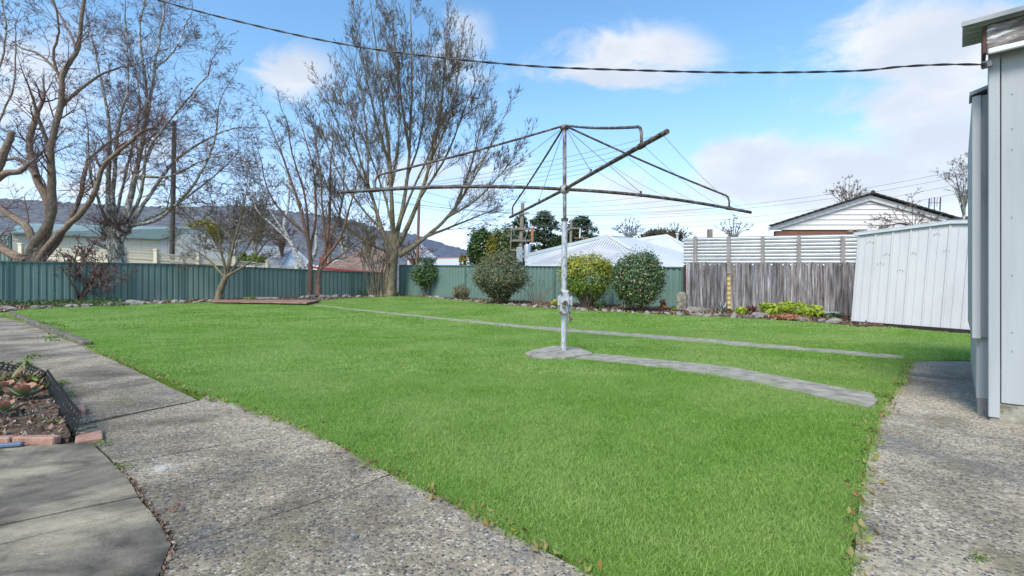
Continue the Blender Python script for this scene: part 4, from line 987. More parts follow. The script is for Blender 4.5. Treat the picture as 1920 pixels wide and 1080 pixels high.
# bare trees farther off
def far_tree(cx, base, top_, w, y, label, tw, bk, seed, n=9, first=None, dens=3.2, kids=(5, 4)):
    T = Tree(seed, .11, .05, kids, (.5, .5), (32, 38), .012*y/40, (.35, .25), first or (base-top_)/F*y*.22)
    bp = P(cx, base, y)
    T.limb([P(cx, base, y), P(cx+2, (base*2+top_)/3, y)], .13*y/40, .09*y/40, 0, 1, cut=False)
    for i in range(n):
        s = (i+.5)/n*2-1; T.limb(PL(y, [(cx, base*.8+top_*.2), (cx+s*w*.35, base*.5+top_*.5), (cx+s*w*.8, base*.15+top_*.85+abs(s)*(base-top_)*.25)], random.uniform(-1.5, 1.5)), .07*y/40, .018*y/40, dens, .2, sides=6)
    return T.build('bare_tree', (bp.x, bp.y, bp.z), label, bk, tw)
for i, a in enumerate([(478, 520, 335, 45, 36, 'grey bare tree beyond the fence behind the small spreading tree', 'tw_grey', 'bark_grey'), (645, 500, 395, 38, 44, 'purple grey bare tree behind the red guttered house', 'tw_grey', 'bark_grey'),
          (690, 505, 400, 40, 36, 'dense brown bare tree left of the maple beyond the fence', 'tw_brown', 'bark_olive'), (775, 510, 450, 48, 46, 'low pinkish bare tree right of the maple trunk beyond fence', 'tw_pink', 'bark_red'),
          (528, 500, 400, 30, 40, 'reddish bare tree beside the leaning birch', 'tw_pink', 'bark_red'), (1180, 470, 408, 32, 52, 'pale bare tree above the front white roof', 'tw_grey', 'bark_grey'),
          (1265, 470, 418, 34, 56, 'grey bare tree behind the brown hedge', 'tw_grey', 'bark_grey'), (1375, 470, 405, 38, 24, 'pale brown bare tree above the corrugated screen', 'tw_brown', 'bark_tan'),
          (1592, 430, 330, 42, 34, 'dark bare tree behind the gabled roof', 'tw_olive', 'bark_olive'), (1806, 430, 285, 46, 18, 'thin bare tree showing beside the cottage wall', 'tw_grey', 'bark_grey'),
          (618, 490, 420, 22, 50, 'rust coloured bare tree behind the grey tiled house', 'tw_pink', 'bark_red'), (440, 490, 385, 36, 42, 'fine grey bare tree right of the cream garage', 'tw_grey', 'bark_grey'), (1235, 470, 425, 26, 54, 'brown twiggy tree left of the second white roof', 'tw_brown', 'bark_tan')]):
    far_tree(a[0], a[1], a[2], a[3], a[4], a[5], M[a[6]], M[a[7]], 40+i)
T = Tree(60, .12, .0, (4, 3), (.5, .5), (38, 45), .006, (.2, .15), .7)
for i in range(10): T.limb(PL(11.5, [(1718, 436), (1716+(i-5)*5, 420), (1716+(i-5)*11, 411+abs(i-5)*2.5)], random.uniform(-.4, .4)), .018, .008, 3.5, .2, sides=5)
T.build('vine_tangle', P(1718, 436, 11.5), 'tangle of dry bare vine stems above the shed roof', M['bark_dark'], M['tw_brown'], 'vine')

# ------------------------------------------------------------------ leafy shrubs
def blob(c, rad, n, g, clumps=60, shell=.78, spread=.16, squash=None):
    cc = g.normal(size=(clumps, 3)); cc /= np.linalg.norm(cc, axis=1, keepdims=True)
    cc *= g.uniform(shell-.12, shell+.12, (clumps, 1))
    i = g.integers(0, clumps, n); p_ = cc[i]+g.normal(size=(n, 3))*spread
    k_ = n//4; q_ = g.normal(size=(k_, 3)); q_ /= np.linalg.norm(q_, axis=1, keepdims=True); p_[:k_] = q_*g.uniform(.45, 1.0, (k_, 1))**.5
    if squash: p_ = squash(p_)
    nr = p_+g.normal(size=p_.shape)*.55+np.array([0, 0, .35])
    return np.asarray(c)+p_*np.asarray(rad), nr
def leafy(name, cx, base, top_, w, depth, n, size, mat, label, seed, stems=12, stemmat=None, cat='shrub', low=0.0, clumps=70, y=None, shape=None, extra=None, group=None, spread=.16, stemtop=.55, aspect=.55):
    b = G(cx, base) if y is None else P(cx, base, y); y = b.y; g = np.random.default_rng(seed)
    zt = Z(top_, y); hgt = zt-b.z; cz = b.z+hgt*(low+(1-low)/2); rx = w/2/F*y; rz = hgt*(1-low)/2
    t = thing(name, b, label, cat, group)
    c, nr = blob((b.x, b.y, cz), (rx, depth if depth else rx, rz), n, g, clumps, spread=spread, squash=shape)
    v, f = cards(c, nr, g.uniform(size[0], size[1], n), aspect, seed); np_obj('foliage', v, f, mat, t)
    if extra:
        m_, k_, s_, fn = extra
        sel = np.array([fn(q_) for q_ in (c-np.array([b.x, b.y, cz]))/np.array([rx, rx, rz])]); c2, n2 = c[sel], nr[sel]
        if len(c2):
            i = g.integers(0, len(c2), k_); v, f = cards(c2[i]+g.normal(size=(k_, 3))*.03+n2[i]*.02, n2[i], g.uniform(*s_, k_), aspect, seed+1); np_obj('foliage', v, f, m_, t)
    if stems:
        m = MB(); r_ = random.Random(seed)
        for i in range(stems):
            a = r_.uniform(0, 6.28); q_ = r_.uniform(.2, .85); e = Vector((b.x+math.cos(a)*rx*q_, b.y+math.sin(a)*rx*q_*.9, b.z+hgt*stemtop*r_.uniform(.8, 1.3)))
            s0 = Vector((b.x+math.cos(a)*rx*.12, b.y+math.sin(a)*rx*.12, b.z-.03)); mid = s0.lerp(e, .5)+Vector((r_.gauss(0, .05), r_.gauss(0, .05), hgt*.06))
            m.tube([s0, mid, e], [.022*hgt/1.6, .014*hgt/1.6, .006], 5)
        m.build('stems', stemmat or M['bark_tan'], t, fix=False)
    return t
def flat_top(p_): q_ = p_.copy(); q_[:, 2] = np.where(q_[:, 2] > .3, .3+(q_[:, 2]-.3)*.75, q_[:, 2]); f_ = np.clip((q_[:, 2]+1.1)/1.1, .35, 1)[:, None]; q_[:, :2] *= f_; return q_
def vase(p_): q_ = p_.copy(); f_ = np.clip((q_[:, 2]+1.5)/1.3, .45, 1.06)[:, None]; q_[:, :2] *= f_; return q_
def boxy(p_): q_ = p_.copy(); q_[:, :2] = np.sign(q_[:, :2])*np.abs(q_[:, :2])**.8; return q_
leafy('round_shrub', 938, 570, 472, 103, .95, 11000, (.05, .10), M['lf_shrub'], 'large rounded grey green shrub with bare stems left of pole', 1, 34, M['bark_red'], low=.02, shape=vase, clumps=100, spread=.17)
leafy('golden_shrub', 1100, 577, 474, 104, .85, 6500, (.05, .095), M['lf_lime'], 'yellow topped shrub with twiggy bare base just right of pole', 2, 60, M['bark_tan'], low=.14, shape=boxy, clumps=90, spread=.12, extra=(M['lf_yellow'], 3600, (.05, .09), lambda q_: q_[2] > -.05), stemtop=.5)
leafy('camellia_shrub', 1197, 584, 469, 96, .72, 12000, (.05, .085), M['lf_camellia'], 'dense dark glossy camellia shrub with small pink flowers', 3, 5, M['bark_red'], low=.06, clumps=120, extra=(M['petal'], 110, (.05, .08), lambda q_: q_[1] < .2), spread=.11, shape=boxy)
leafy('leafy_sapling', 797, 557, 480, 54, .6, 1500, (.09, .16), M['lf_green'], 'small glossy green leafy tree right of the maple trunk', 4, 5, M['bark_tan'], 'tree', low=.22, clumps=34)
leafy('small_shrub', 865, 562, 533, 35, .33, 1700, (.035, .07), M['lf_bronze'], 'small round bronze green shrub by the green fence', 5, 6, M['bark_red'], low=.02, clumps=40)
leafy('yellow_plant', 1043, 576, 560, 20, .2, 150, (.06, .13), M['lf_yellow'], 'little yellow leafed plant at the foot of the golden shrub', 6, 3, low=.0, clumps=14)
for i, (cx, b_, t_, w_, mt, lb) in enumerate([(735, 556, 546, 20, 'lf_green', 'low green weeds at the foot of the maple trunk'), (1125, 580, 562, 26, 'lf_green', 'green weeds under the golden shrub beside the camellia'), (1270, 583, 574, 28, 'lf_lime', 'bright green weeds before the fence end post'),
      (1558, 596, 586, 40, 'lf_green', 'green weeds beside the shed slab at the paling fence'), (1243, 585, 560, 12, 'lf_rust', 'reddish twiggy weed right of the camellia'), (470, 564, 556, 30, 'lf_lime', 'pale green weeds behind the timber deck')]):
    leafy('weed_clump', cx, b_, t_, w_, None, 260, (.04, .09), M[mt], lb, 70+i, 0, cat='weeds', clumps=16)
# ground cover under the leafless shrub
g = np.random.default_rng(8); n = 1800; cx_ = g.uniform(-6, 232, n); cy_ = g.uniform(566, 576, n)
pp = np.array([tuple(G(a, b)) for a, b in zip(cx_, cy_)]); pp[:, 2] += g.uniform(.02, .2, n)
v, f = cards(pp, g.normal(size=(n, 3))+np.array([0, -.3, 1]), g.uniform(.05, .11, n), .6, 9)
tag(np_obj('ground_cover', v, f, M['lf_green']), kind='stuff')
# strap leaved plants
def strap(name, b, n, L, w, mat, label, seed, cat='plant', droop=.6, group=None, upr=.5):
    r_ = random.Random(seed); t = thing(name, b, label, cat, group); m = MB()
    for i in range(n):
        a = r_.uniform(0, 6.28); l_ = L*r_.uniform(.6, 1.1); el = r_.uniform(upr, 1.4); p_ = Vector(b)+Vector((r_.gauss(0, .05), r_.gauss(0, .05), 0)); sd_ = Vector((-math.sin(a), math.cos(a), 0)); vs_ = []
        for j in range(5):
            ww = w*(1-(j/4)**2*.9)*.5; vs_ += [p_-sd_*ww, p_+sd_*ww]
            p_ = p_+Vector((math.cos(a)*math.cos(el), math.sin(a)*math.cos(el), math.sin(el)))*l_/4; el -= droop*.45
        m.add(vs_, [(2*j, 2*j+1, 2*j+3, 2*j+2) for j in range(4)], True)
    m.build('leaves', mat, t, fix=False); return t
for i, (cx, cy, n, L, mt, lb) in enumerate([(1443, 585, 64, 0.51, 'lf_lily', 'lime green strap leaved clump nearest the rusty plant by paling fence'), (1470, 583, 84, 0.63, 'lf_lily', 'tall lime green strap leaved clump in middle of the row'), (1497, 585, 84, 0.63, 'lf_lily', 'lime green strap leaved clump second from the shed'),
      (1522, 588, 64, 0.54, 'lf_lily', 'lime green strap leaved clump nearest the shed'), (1388, 583, 26, .25, 'lf_lily', 'small lime plant left of the rusty plant')]):
    leafy('strap_lily', cx, cy+7, cy-(18 if i < 4 else 9), 36 if i < 4 else 22, None, 190 if i < 4 else 80, (.12, .24), M['lf_lily'], lb, 80+i, 0, cat='plant', low=.0, clumps=16, group='lime strap leaved plants by paling fence', aspect=.33)
strap('rusty_plant', G(1408, 586), 60, .3, .05, M['lf_rust'], 'rust brown bushy plant between the lime clumps and agave', 90, droop=.4)
strap('agave_plant', G(1352, 584), 34, .36, .05, M['lf_pale'], 'pale grey spiky agave before the paling fence gap', 91, droop=.25)
leafy('orange_groundcover', 1475, 600, 588, 62, .35, 1000, (.04, .08), M['lf_orange'], 'low orange leaved groundcover in front of the lime clumps', 92, 0, cat='plant', clumps=26)
for i, (cx, n) in enumerate([(678, 20), (690, 16), (715, 22)]):
    strap('daffodil_leaves', G(cx, 556), n, .5, .03, M['lf_green'], ['upright green blades left of the multi stemmed shrub', 'thin green blades in front of multi stemmed shrub', 'upright green blades between multi stemmed shrub and maple trunk'][i], 95+i, droop=.12, upr=1.1)

# ------------------------------------------------------------------ rocks
def rock_mesh(seed):
    bm = bmesh.new(); bmesh.ops.create_icosphere(bm, subdivisions=2, radius=1); r_ = random.Random(seed)
    dirs = [Vector((r_.gauss(0, 1), r_.gauss(0, 1), r_.gauss(0, 1))).normalized() for _ in range(7)]
    for v in bm.verts:
        for d in dirs:
            k_ = v.co.dot(d)
            if k_ > .62: v.co -= d*(k_-.62)
        v.co *= 1+r_.uniform(-.05, .05)
    me = bpy.data.meshes.new('rock'); bm.to_mesh(me); bm.free(); me.materials.append(M['rock']); return me
rocks = [rock_mesh(i) for i in range(6)]
def rock_row(pts, n, smin, smax, label, group, seed, jit=.12):
    r_ = random.Random(seed); P_ = [G(*p) for p in pts]; L = [(P_[i+1]-P_[i]).length for i in range(len(P_)-1)]; S = sum(L)
    for i in range(n):
        d = (i+r_.uniform(.1, .9))/n*S; k_ = 0
        while k_ < len(L)-1 and d > L[k_]: d -= L[k_]; k_ += 1
        q_ = P_[k_].lerp(P_[k_+1], d/L[k_]); s = r_.uniform(smin, smax)
        o = link('rock', r_.choice(rocks), None); o.location = (q_.x+r_.gauss(0, jit), q_.y+r_.gauss(0, jit), gz(0, q_.y)+s*.18)
        o.scale = (s, s*r_.uniform(.6, .95), s*r_.uniform(.4, .65)); o.rotation_euler = (r_.gauss(0, .2), r_.gauss(0, .2), r_.uniform(0, 6.28))
        tag(o, label, 'rock', group)
rock_row([(0, 582), (120, 577), (250, 572), (400, 567)], 30, .08, .2, 'grey edging rock in the row along the left green fence bed', 'edging rocks of the left bed', 1)
rock_row([(565, 560), (640, 558), (700, 557)], 16, .1, .22, 'dark edging rock in the row near the twin trunked tree', 'edging rocks by the twin trunked tree', 2)
rock_row([(800, 557), (870, 564), (950, 572), (1050, 580), (1150, 585), (1250, 590), (1330, 594)], 48, .07, .15, 'small edging rock in the row before the round shrubs', 'edging rocks before the round shrubs', 3, .07)
rock_row([(1300, 592), (1400, 596), (1480, 601), (1560, 606)], 18, .08, .19, 'pale edging rock in the row before the paling fence', 'edging rocks before the paling fence', 4, .09)
for (cx, cy, s, lb) in [(1305, 586, .24, 'large brown rock lying before the paling fence'), (1425, 594, .17, 'white rock in front of the rusty plant'), (250, 571, .25, 'pale yellow flat rock on the lawn edge left of spreading tree'), (1283, 583, .0, '')]:
    if s:
        q_ = G(cx, cy); o = link('rock', rocks[1].copy(), None); o.location = q_+Vector((0, 0, s*.3)); o.scale = (s*1.3, s, s*.6); tag(o, lb, 'rock')
q_ = G(1279, 585); o = tag(MB().prism([(q_.x-.16, q_.y-.1), (q_.x+.16, q_.y-.1), (q_.x+.16, q_.y+.08), (q_.x-.16, q_.y+.08)], q_.z-.02, q_.z+.58).build('old_stump', M['footing'], loc=q_, bevel=.1), 'short whitish concrete stump at the fence end post', 'stump')
q_ = G(1557, 594); MBp = MB().tube([q_, q_+Vector((0, 0, .12)), q_+Vector((0, 0, .13))], [.17, .2, .19], 12)
tag(MBp.build('plant_tub', M['steel'], loc=q_, fix=False), 'small grey tub against the paling fence by the shed', 'tub')

# ------------------------------------------------------------------ deck
dk = thing('timber_deck', G(490, 567), 'low reddish timber deck on the back edge of the lawn', 'deck')
A_, B_, C_, D_ = G(395, 567), G(600, 567.5), G(575, 573), G(470, 573)
D_ = G(398, 570)
for i in range(7):
    t0, t1 = i/7+.008, (i+1)/7-.008; v0, v1 = A_.lerp(D_, t0), B_.lerp(C_, t0); w0, w1 = A_.lerp(D_, t1), B_.lerp(C_, t1); u0 = Vector((0, 0, .11))
    MB().slab([w0+u0, w1+u0, v1+u0, v0+u0], .045).build('board', M['deck'], dk, fix=True)
MB().slab([A_.lerp(D_, .06)+Vector((0, 0, .06)), B_.lerp(C_, .06)+Vector((0, 0, .06)), C_+Vector((0, .1, .06)), D_+Vector((0, .1, .06))][::-1], .1).build('frame', M['bark_dark'], dk)
q_ = G(480, 565); tag(MB().slab([G(480, 564)+Vector((0, 0, .16)), G(520, 564)+Vector((0, 0, .16)), G(522, 566)+Vector((0, 0, .16)), G(478, 566)+Vector((0, 0, .16))][::-1], .04).build('loose_plank', M['footing'], loc=q_), 'pale loose plank lying on the back of the timber deck', 'plank')

# ------------------------------------------------------------------ front left planting bed
FBED = px((0, 700), (42, 708), (80, 722), (136, 822), (128, 828), (0, 833)) + [(-4.2, 2.55), (-6.5, 3.8), (-6.4, 4.9)]
def mound(x, y): return .02+.012*math.sin(x*7)*math.cos(y*9)
tag(filled('front_bed', wob(FBED, .01, .2), mound, M['soil'], .25, .06), kind='structure')
n = 6500; bx = RNG.uniform(-6, -2.3, n); by = RNG.uniform(2.5, 5, n); ok = inside(FBED, bx, by); bx, by = bx[ok], by[ok]
litter('bark_mulch', np.stack([bx, by, .034+0*bx], 1), (.012, .05), M['litter'], 21, flat=.6)
k_ = RNG.random(len(bx)) < .25; litter('bed_pebbles', np.stack([bx[k_]+.02, by[k_], .038+0*bx[k_]], 1), (.01, .03), M['pebble'], 22, flat=.7)
def edging(b0, b1, lean, hgt, label):
    """a perforated plastic edging panel: every opening is cut through"""
    b0, b1 = Vector(b0), Vector(b1); u_ = b1-b0; L = u_.length; u_ /= L; nv = Vector((-u_.y, u_.x, 0))
    if nv.x < 0: nv = -nv
    nc = int(L/.1); nr = 4; m = MB(); cw, ch = L/nc, hgt/nr
    def pt(a, z, o): s = z/hgt; q_ = b0+u_*a+nv*(lean*s+o+.002*math.sin(a*7)); return (q_.x, q_.y, b0.z+z)
    for j in range(nr):
        for i in range(nc):
            ox = (cw/2 if j % 2 else 0); x0, z0_ = i*cw+ox*.0, j*ch; c0 = x0+cw/2+(cw*.12 if j % 2 else -cw*.12); cz_ = z0_+ch/2
            outer = [(x0, z0_), (x0+cw/2, z0_), (x0+cw, z0_), (x0+cw, z0_+ch/2), (x0+cw, z0_+ch), (x0+cw/2, z0_+ch), (x0, z0_+ch), (x0, z0_+ch/2)]
            inner = [(c0+cw*.27*math.cos(math.radians(225+45*q_)), cz_+ch*.34*math.sin(math.radians(225+45*q_))) for q_ in range(8)]
            m.add([pt(a, z, 0) for a, z in outer+inner], [(q_, (q_+1) % 8, 8+(q_+1) % 8, 8+q_) for q_ in range(8)])
    cw /= 4
    for i in range(nc*4): m.add([pt(i*cw, hgt, 0), pt((i+1)*cw, hgt, 0), pt((i+.5)*cw, hgt+.018, 0)], [(0, 1, 2)])
    o = m.build('edging_panel', M['plastic'], loc=b0, fix=False)
    md = o.modifiers.new('thick', 'SOLIDIFY'); md.thickness = .0015
    return tag(o, label, 'garden edging', 'black plastic edging panels')
edging(G(78, 724), G(137, 823), .03, .125, 'black perforated edging panel nearest the camera leaning out beside path')
edging(G(44, 708), G(80, 726), .015, .12, 'short middle black perforated edging panel on the bed corner')
edging(G(-60, 690), G(42, 709), .0, .10, 'black perforated edging panel along the back of the front bed')
def brick(c, s, rz, label):
    o = MB().box((0, 0, 0), s).build('brick', M['brick'], bevel=.006); o.location = c; o.rotation_euler = (0, 0, rz); tag(o, label, 'brick', 'pink bricks edging the front bed')
brick(Vector((-2.36, 2.68, -.010)), (.115, .20, .05), .72, 'pink brick standing at the outer corner of the front bed')
brick(Vector((-2.56, 2.585, .016)), (.23, .05, .045), -.02, 'pink edging brick second from the bed corner')
brick(Vector((-2.80, 2.58, .014)), (.23, .05, .045), .03, 'pink edging brick beside the blue plastic strip')
brick(G(141, 775, .01), (.1, .2, .05), .75, 'pink brick half hidden behind the near edging panel')
q_ = G(18, 840); tag(MB().bar(q_+Vector((-.06, -.01, .014)), q_+Vector((.05, .02, .016)), .03, .018).build('plastic_strip', M['blueplastic'], loc=q_, bevel=.004), 'short blue grey plastic strip lying before the front bed', 'plastic strip')
# succulent rosettes
def leafmesh(name, mat):
    m = MB(); vs_ = []; prof = [(0, .25, 0), (.3, .6, .03), (.65, 1, .10), (.88, .8, .2), (1, .15, .3)]
    for t, w, z in prof: vs_ += [(t, -w*.3, z+.05*w), (t, 0, z-.02), (t, w*.3, z+.05*w)]
    fs = [(3*j+i, 3*j+3+i, 3*j+4+i, 3*j+1+i) for j in range(4) for i in range(2)]
    me = bpy.data.meshes.new(name); me.from_pydata(vs_, [], fs); me.materials.append(mat); me.polygons.foreach_set('use_smooth', [True]*len(fs)); return me
def succ_mat(name, c0, c1):
    m, k, b = newmat(name); oc = k.add('ShaderNodeTexCoord').outputs['Object']; s = k.add('ShaderNodeSeparateXYZ'); k.put(s.inputs[0], oc)
    k.put(b.inputs['Base Color'], k.mix(k.step(k.math('ADD', s.outputs[0], k.math('MULTIPLY', k.noise(oc, 3), .4)), .85, 1.2), c0, c1)); b.inputs['Roughness'].default_value = .45
    return m
SM = [leafmesh('leaf', succ_mat('red_tipped_succulent', (.2, .28, .14), (.45, .14, .10))), leafmesh('leaf', succ_mat('bronze_succulent', (.16, .17, .07), (.27, .14, .06)))]
def rosette(b, rad, kind, label, seed):
    r_ = random.Random(seed); t = thing('succulent', b, label, 'succulent', 'rosette succulents in the front bed'); n = 24
    for i in range(n):
        s = i/n; o = link('leaf', SM[kind], None, t); a = i*2.39996
        o.location = (math.cos(a)*.01, math.sin(a)*.01, .02+s*.035); k_ = rad*(1.05-.72*s)*r_.uniform(.9, 1.1)
        o.scale = (k_, k_*(1.1-.2*s), k_); o.rotation_euler = (0, -(.1+s*1.15), a)
for (cx, cy, r_, kd, lb) in [(42, 757, .125, 0, 'big red rimmed green rosette succulent in middle of front bed'), (4, 748, .11, 0, 'red rimmed rosette succulent cut by the left edge of the picture'), (6, 788, .09, 0, 'small green rosette succulent with red tips lowest at left edge'),
                             (84, 738, .0, 0, '')]:
    if r_: rosette(G(cx, cy, .03), r_, kd, lb, cx)
for (cx, cy, L_, lb) in [(14, 728, .2, 'bronze leafy plant at the back left of front bed'), (54, 726, .17, 'bronze leafy plant in the back corner of the bed by edging'), (34, 742, .12, 'small bronze leafy plant behind the big rosette')]:
    strap('bronze_plant', G(cx, cy, .03), 44, L_*.85, .032, M['lf_bronze2'], lb, cx, droop=.4)
# small weeds
WEEDS = [(78, 738, .16, 'leafy green weed against the middle edging panel'), (33, 692, .17, 'bright green grass tuft behind the bed corner'), (20, 775, .08, 'small green weed beside the lower rosette'), (96, 797, .07, 'small weed in the mulch near the near edging panel'), (125, 743, .06, 'tiny weed outside the near edging panel'),
         (118, 720, .06, 'low weed on the path beside the edging'), (192, 835, .05, 'tiny weed at the corner of the smooth paving'), (232, 878, .04, 'green sprig growing in the curved joint'), (98, 638, .17, 'grass tuft in the path joint nearest the kerb'), (62, 672, .1, 'small weed in the second path joint'),
         (90, 612, .2, 'grass tuft along the middle of the kerb'), (110, 622, .18, 'grass tuft along the lower kerb'), (6, 595, .1, 'yellow green weed on far path at left edge'), (1655, 745, .08, 'yellow green weed at the end of the curved path'), (1690, 723, .07, 'grass tuft in the joint of the side path'), (1838, 1050, .035, 'yellowish weed in the crack of the side path nearest the house'), (395, 752, .05, 'small weed at lawn edge by path joint')]
for i, (cx, cy, s, lb) in enumerate(WEEDS):
    b = G(cx, cy); t = thing('weed', b, lb, 'weed', 'small weeds in paving and bed'); g = np.random.default_rng(200+i); n = 46
    c = g.normal(size=(n, 3))*np.array([s*.45, s*.3, s*.18])+np.array([b.x, b.y, b.z+s*.25]); c[:, 2] = np.maximum(c[:, 2], b.z+.006)
    v, f = cards(c, g.normal(size=(n, 3))+np.array([0, -.2, .8]), g.uniform(s*.2, s*.42, n), .5, i); np_obj('leaves', v, f, M['weed'], t)
fl = np.array([tuple(G(a, b)) for a, b in [(735, 889), (742, 893), (228, 682), (205, 671), (330, 955), (640, 850), (700, 868), (1690, 690), (1687, 699), (1605, 800), (1602, 830), (1590, 870), (610, 792), (480, 770), (470, 768)] for _ in range(3)])
fl[:, :2] += RNG.normal(size=(len(fl), 2))*.02; fl[:, 2] += .012
litter('fallen_leaves', fl, (.015, .035), M['lf_rust'], 31, flat=.3)

# ------------------------------------------------------------------ neighbouring buildings
# cream garage
gA, gB, gC = P(20, 437, 25.3), P(300, 448, 30), P(442, 486, 33); pk_, rl = P(372, 427, 31.5), P(30, 418, 28.4)
ga = thing('cream_garage', (gB.x, gB.y, .35), 'long cream garage with teal metal roof behind the left fence', 'garage')
m = MB()
nb = 14
for i in range(nb):
    a, b = Vector(gA).lerp(gB, i/nb), Vector(gA).lerp(gB, (i+1)/nb); b = a.lerp(b, .985)
    MB().plate([(a.x, a.y, .2), (b.x, b.y, .2), (b.x, b.y, b.z-.02), (a.x, a.y, a.z-.02)], (-.7, .7, 0), .05).build('wall_panel', M['cream'], ga)
for i in range(10):
    t0, t1 = i/10, (i+1)/10-.004
    def tp(t):
        q_ = gB.lerp(gC, t); u_ = (pk_.x-gB.x)/(gC.x-gB.x); z = gB.z+(pk_.z-gB.z)*t/u_ if t < u_ else pk_.z+(gC.z-pk_.z)*(t-u_)/(1-u_); return q_.x, q_.y, z-.06
    a, b = tp(t0), tp(t1)
    MB().plate([(a[0], a[1], .2), (b[0], b[1], .2), b, a], (.3, -1, 0), -.05).build('gable_panel', M['creamw'], ga)
MB().slab([gA+Vector((.2, -.2, 0)), gB+Vector((.15, -.15, 0)), pk_, rl], .06).build('roof', M['teal'], ga)
MB().slab([pk_, gC, P(300, 470, 42), rl], .06).build('roof', M['teal'], ga)
MB().bar(gB, gB.lerp(gA, 1), .12, .12).build('gutter', M['teal'], ga); MB().bar(gB, pk_, .1, .12).build('barge', M['teal'], ga); MB().bar(pk_, gC, .1, .12).build('barge', M['teal'], ga)
# cream fence with lattice top
cf = thing('lattice_fence', (X(300, 25.5), 25.5, .3), 'cream panel fence with diagonal lattice top beyond green fence', 'fence')
cp = [(40, 464, 23.4), (150, 467, 24.2), (232, 470, 24.8), (293, 474, 25.5), (372, 482, 26.6), (440, 488, 27.6), (501, 494, 28.6), (556, 501, 29.6)]
for i in range(len(cp)-1):
    a, b = P(*cp[i]), P(*cp[i+1]); h_ = Vector((0, 0, .36))
    a2, b2 = a.lerp(b, .03), a.lerp(b, .97)
    MB().plate([(a2.x, a2.y, .2), (b2.x, b2.y, .2), b2-h_, a2-h_], (0, -1, 0), .03).build('panel', M['cream'], cf)
    MB().bar(a2-Vector((0, 0, .02)), b2-Vector((0, 0, .02)), .05, .05).build('rail', M['cream'], cf); MB().bar(a2-h_, b2-h_, .05, .05).build('rail', M['cream'], cf)
    m = MB(); L = (b2-a2).length; k_ = int(L/.14)
    for j in range(-2, k_):
        for s in (-1, 1):
            t0, t1 = j/k_, (j+2.2)/k_
            t0, t1 = max(0, t0), min(1, t1)
            p_, q_ = a2.lerp(b2, t0), a2.lerp(b2, t1)
            m.bar(p_-(h_ if s > 0 else Vector((0, 0, .02))), q_-(Vector((0, 0, .02)) if s > 0 else h_), .012, .035)
    tag(m.build('lattice', M['cream'], cf), kind='stuff')
for c in cp:
    a = P(*c); MB().box((a.x, a.y, (a.z+.25)/2+.05), (.17, .17, a.z+.05)).build('post', M['cream'], cf); MB().box((a.x, a.y, a.z+.16), (.22, .22, .05)).build('post_cap', M['cream'], cf)
def tiled(par, quad, rows, mat, lap=.05, name='roof'):
    """a pitched roof face with stepped tile courses: quad = eave left, eave right, ridge right, ridge left"""
    a, b, c, d = [Vector(q_) for q_ in quad]; m = MB()
    for i in range(rows):
        t0, t1 = i/rows, (i+1)/rows; p0, p1, p2, p3 = a.lerp(d, t0), b.lerp(c, t0), b.lerp(c, t1), a.lerp(d, t1); o = Vector((0, 0, lap))
        m.add([p0+o, p1+o, p2, p3, p0, p1], [(0, 1, 2, 3), (4, 5, 1, 0)])
    return m.build(name, mat, par, fix=False)
gh = thing('grey_tiled_house', P(540, 500, 40), 'white house with grey tiled roof behind the lattice fence', 'house')
tiled(gh, (P(440, 498, 40), P(525, 498, 38), P(547, 464, 42), P(452, 459, 44)), 10, M['tile'])
MB().plate([P(525, 520, 38.2), P(592, 520, 40), P(590, 503, 40), P(548, 466, 42), P(526, 500, 38.2)], (.3, -1, 0), .1).build('wall', M['white'], gh)
MB().bar(P(526, 499, 38), P(547, 463, 42), .2, .15).build('barge', M['tile'], gh); MB().bar(P(547, 463, 42), P(594, 505, 40), .2, .15).build('barge', M['white'], gh)
MB().bar(P(440, 500, 39.9), P(526, 500, 37.9), .2, .2).build('gutter', M['white'], gh)
rh = thing('red_guttered_house', P(640, 515, 36), 'low house with brown tiles and red gutter behind fence', 'house')
tiled(rh, (P(598, 504, 37), P(722, 512, 33.5), P(740, 470, 41), P(690, 462, 43)), 11, M['browntile'])
MB().plate([P(575, 525, 36.5), P(722, 530, 33.8), P(722, 514, 33.8), P(598, 506, 36.8), P(575, 504, 37)], (0, -1, 0), .1).build('wall', M['white'], rh)
MB().plate([P(575, 504, 37), P(598, 506, 36.9), P(640, 484, 40), P(625, 490, 41)], (0, -1, 0), .1).build('porch_roof', M['white'], rh)
MB().bar(P(572, 500, 36.9), P(634, 506, 35.2), .15, .16).build('gutter', M['red'], rh); MB().bar(P(634, 506, 35.1), P(723, 513, 33.3), .15, .16).build('gutter', M['red'], rh)
MB().box(P(606, 489, 38), (.5, .3, .55)).build('red_hatch', M['red'], rh)
# white roofed houses in the middle
wh = thing('white_roof_house', P(1140, 500, 27), 'near house with broad white steel hip roof behind the camellia', 'house')
ap, ar = P(1140, 443, 28), P(1185, 446, 34); el, er = P(985, 497, 25.5), P(1300, 500, 21.5); bl = P(986, 478, 33)
MB().slab([el, er, P(1182, 470, 26), ap], .05).build('roof', M['whiteroof'], wh)
MB().slab([er, P(1330, 488, 32), ar, ap, P(1182, 470, 26)], .05).build('roof', M['whiteroof'], wh)
MB().bar(P(984, 479, 26), ap+Vector((0, 0, .05)), .12, .16).build('ridge_cap', M['gutter'], wh); MB().bar(ap+Vector((0, 0, .04)), P(1183, 469, 26)+Vector((0, 0, .05)), .2, .08).build('ridge_cap', M['gutter'], wh); MB().bar(ap, ar, .2, .1).build('ridge_cap', M['gutter'], wh)
MB().slab([P(984, 480, 26), ap, el+Vector((0, .2, 0))][::-1], .05).build('roof', M['whiteroof'], wh)
MB().bar(el-Vector((0, 0, .06)), er-Vector((0, 0, .06)), .14, .14).build('gutter', M['white'], wh)
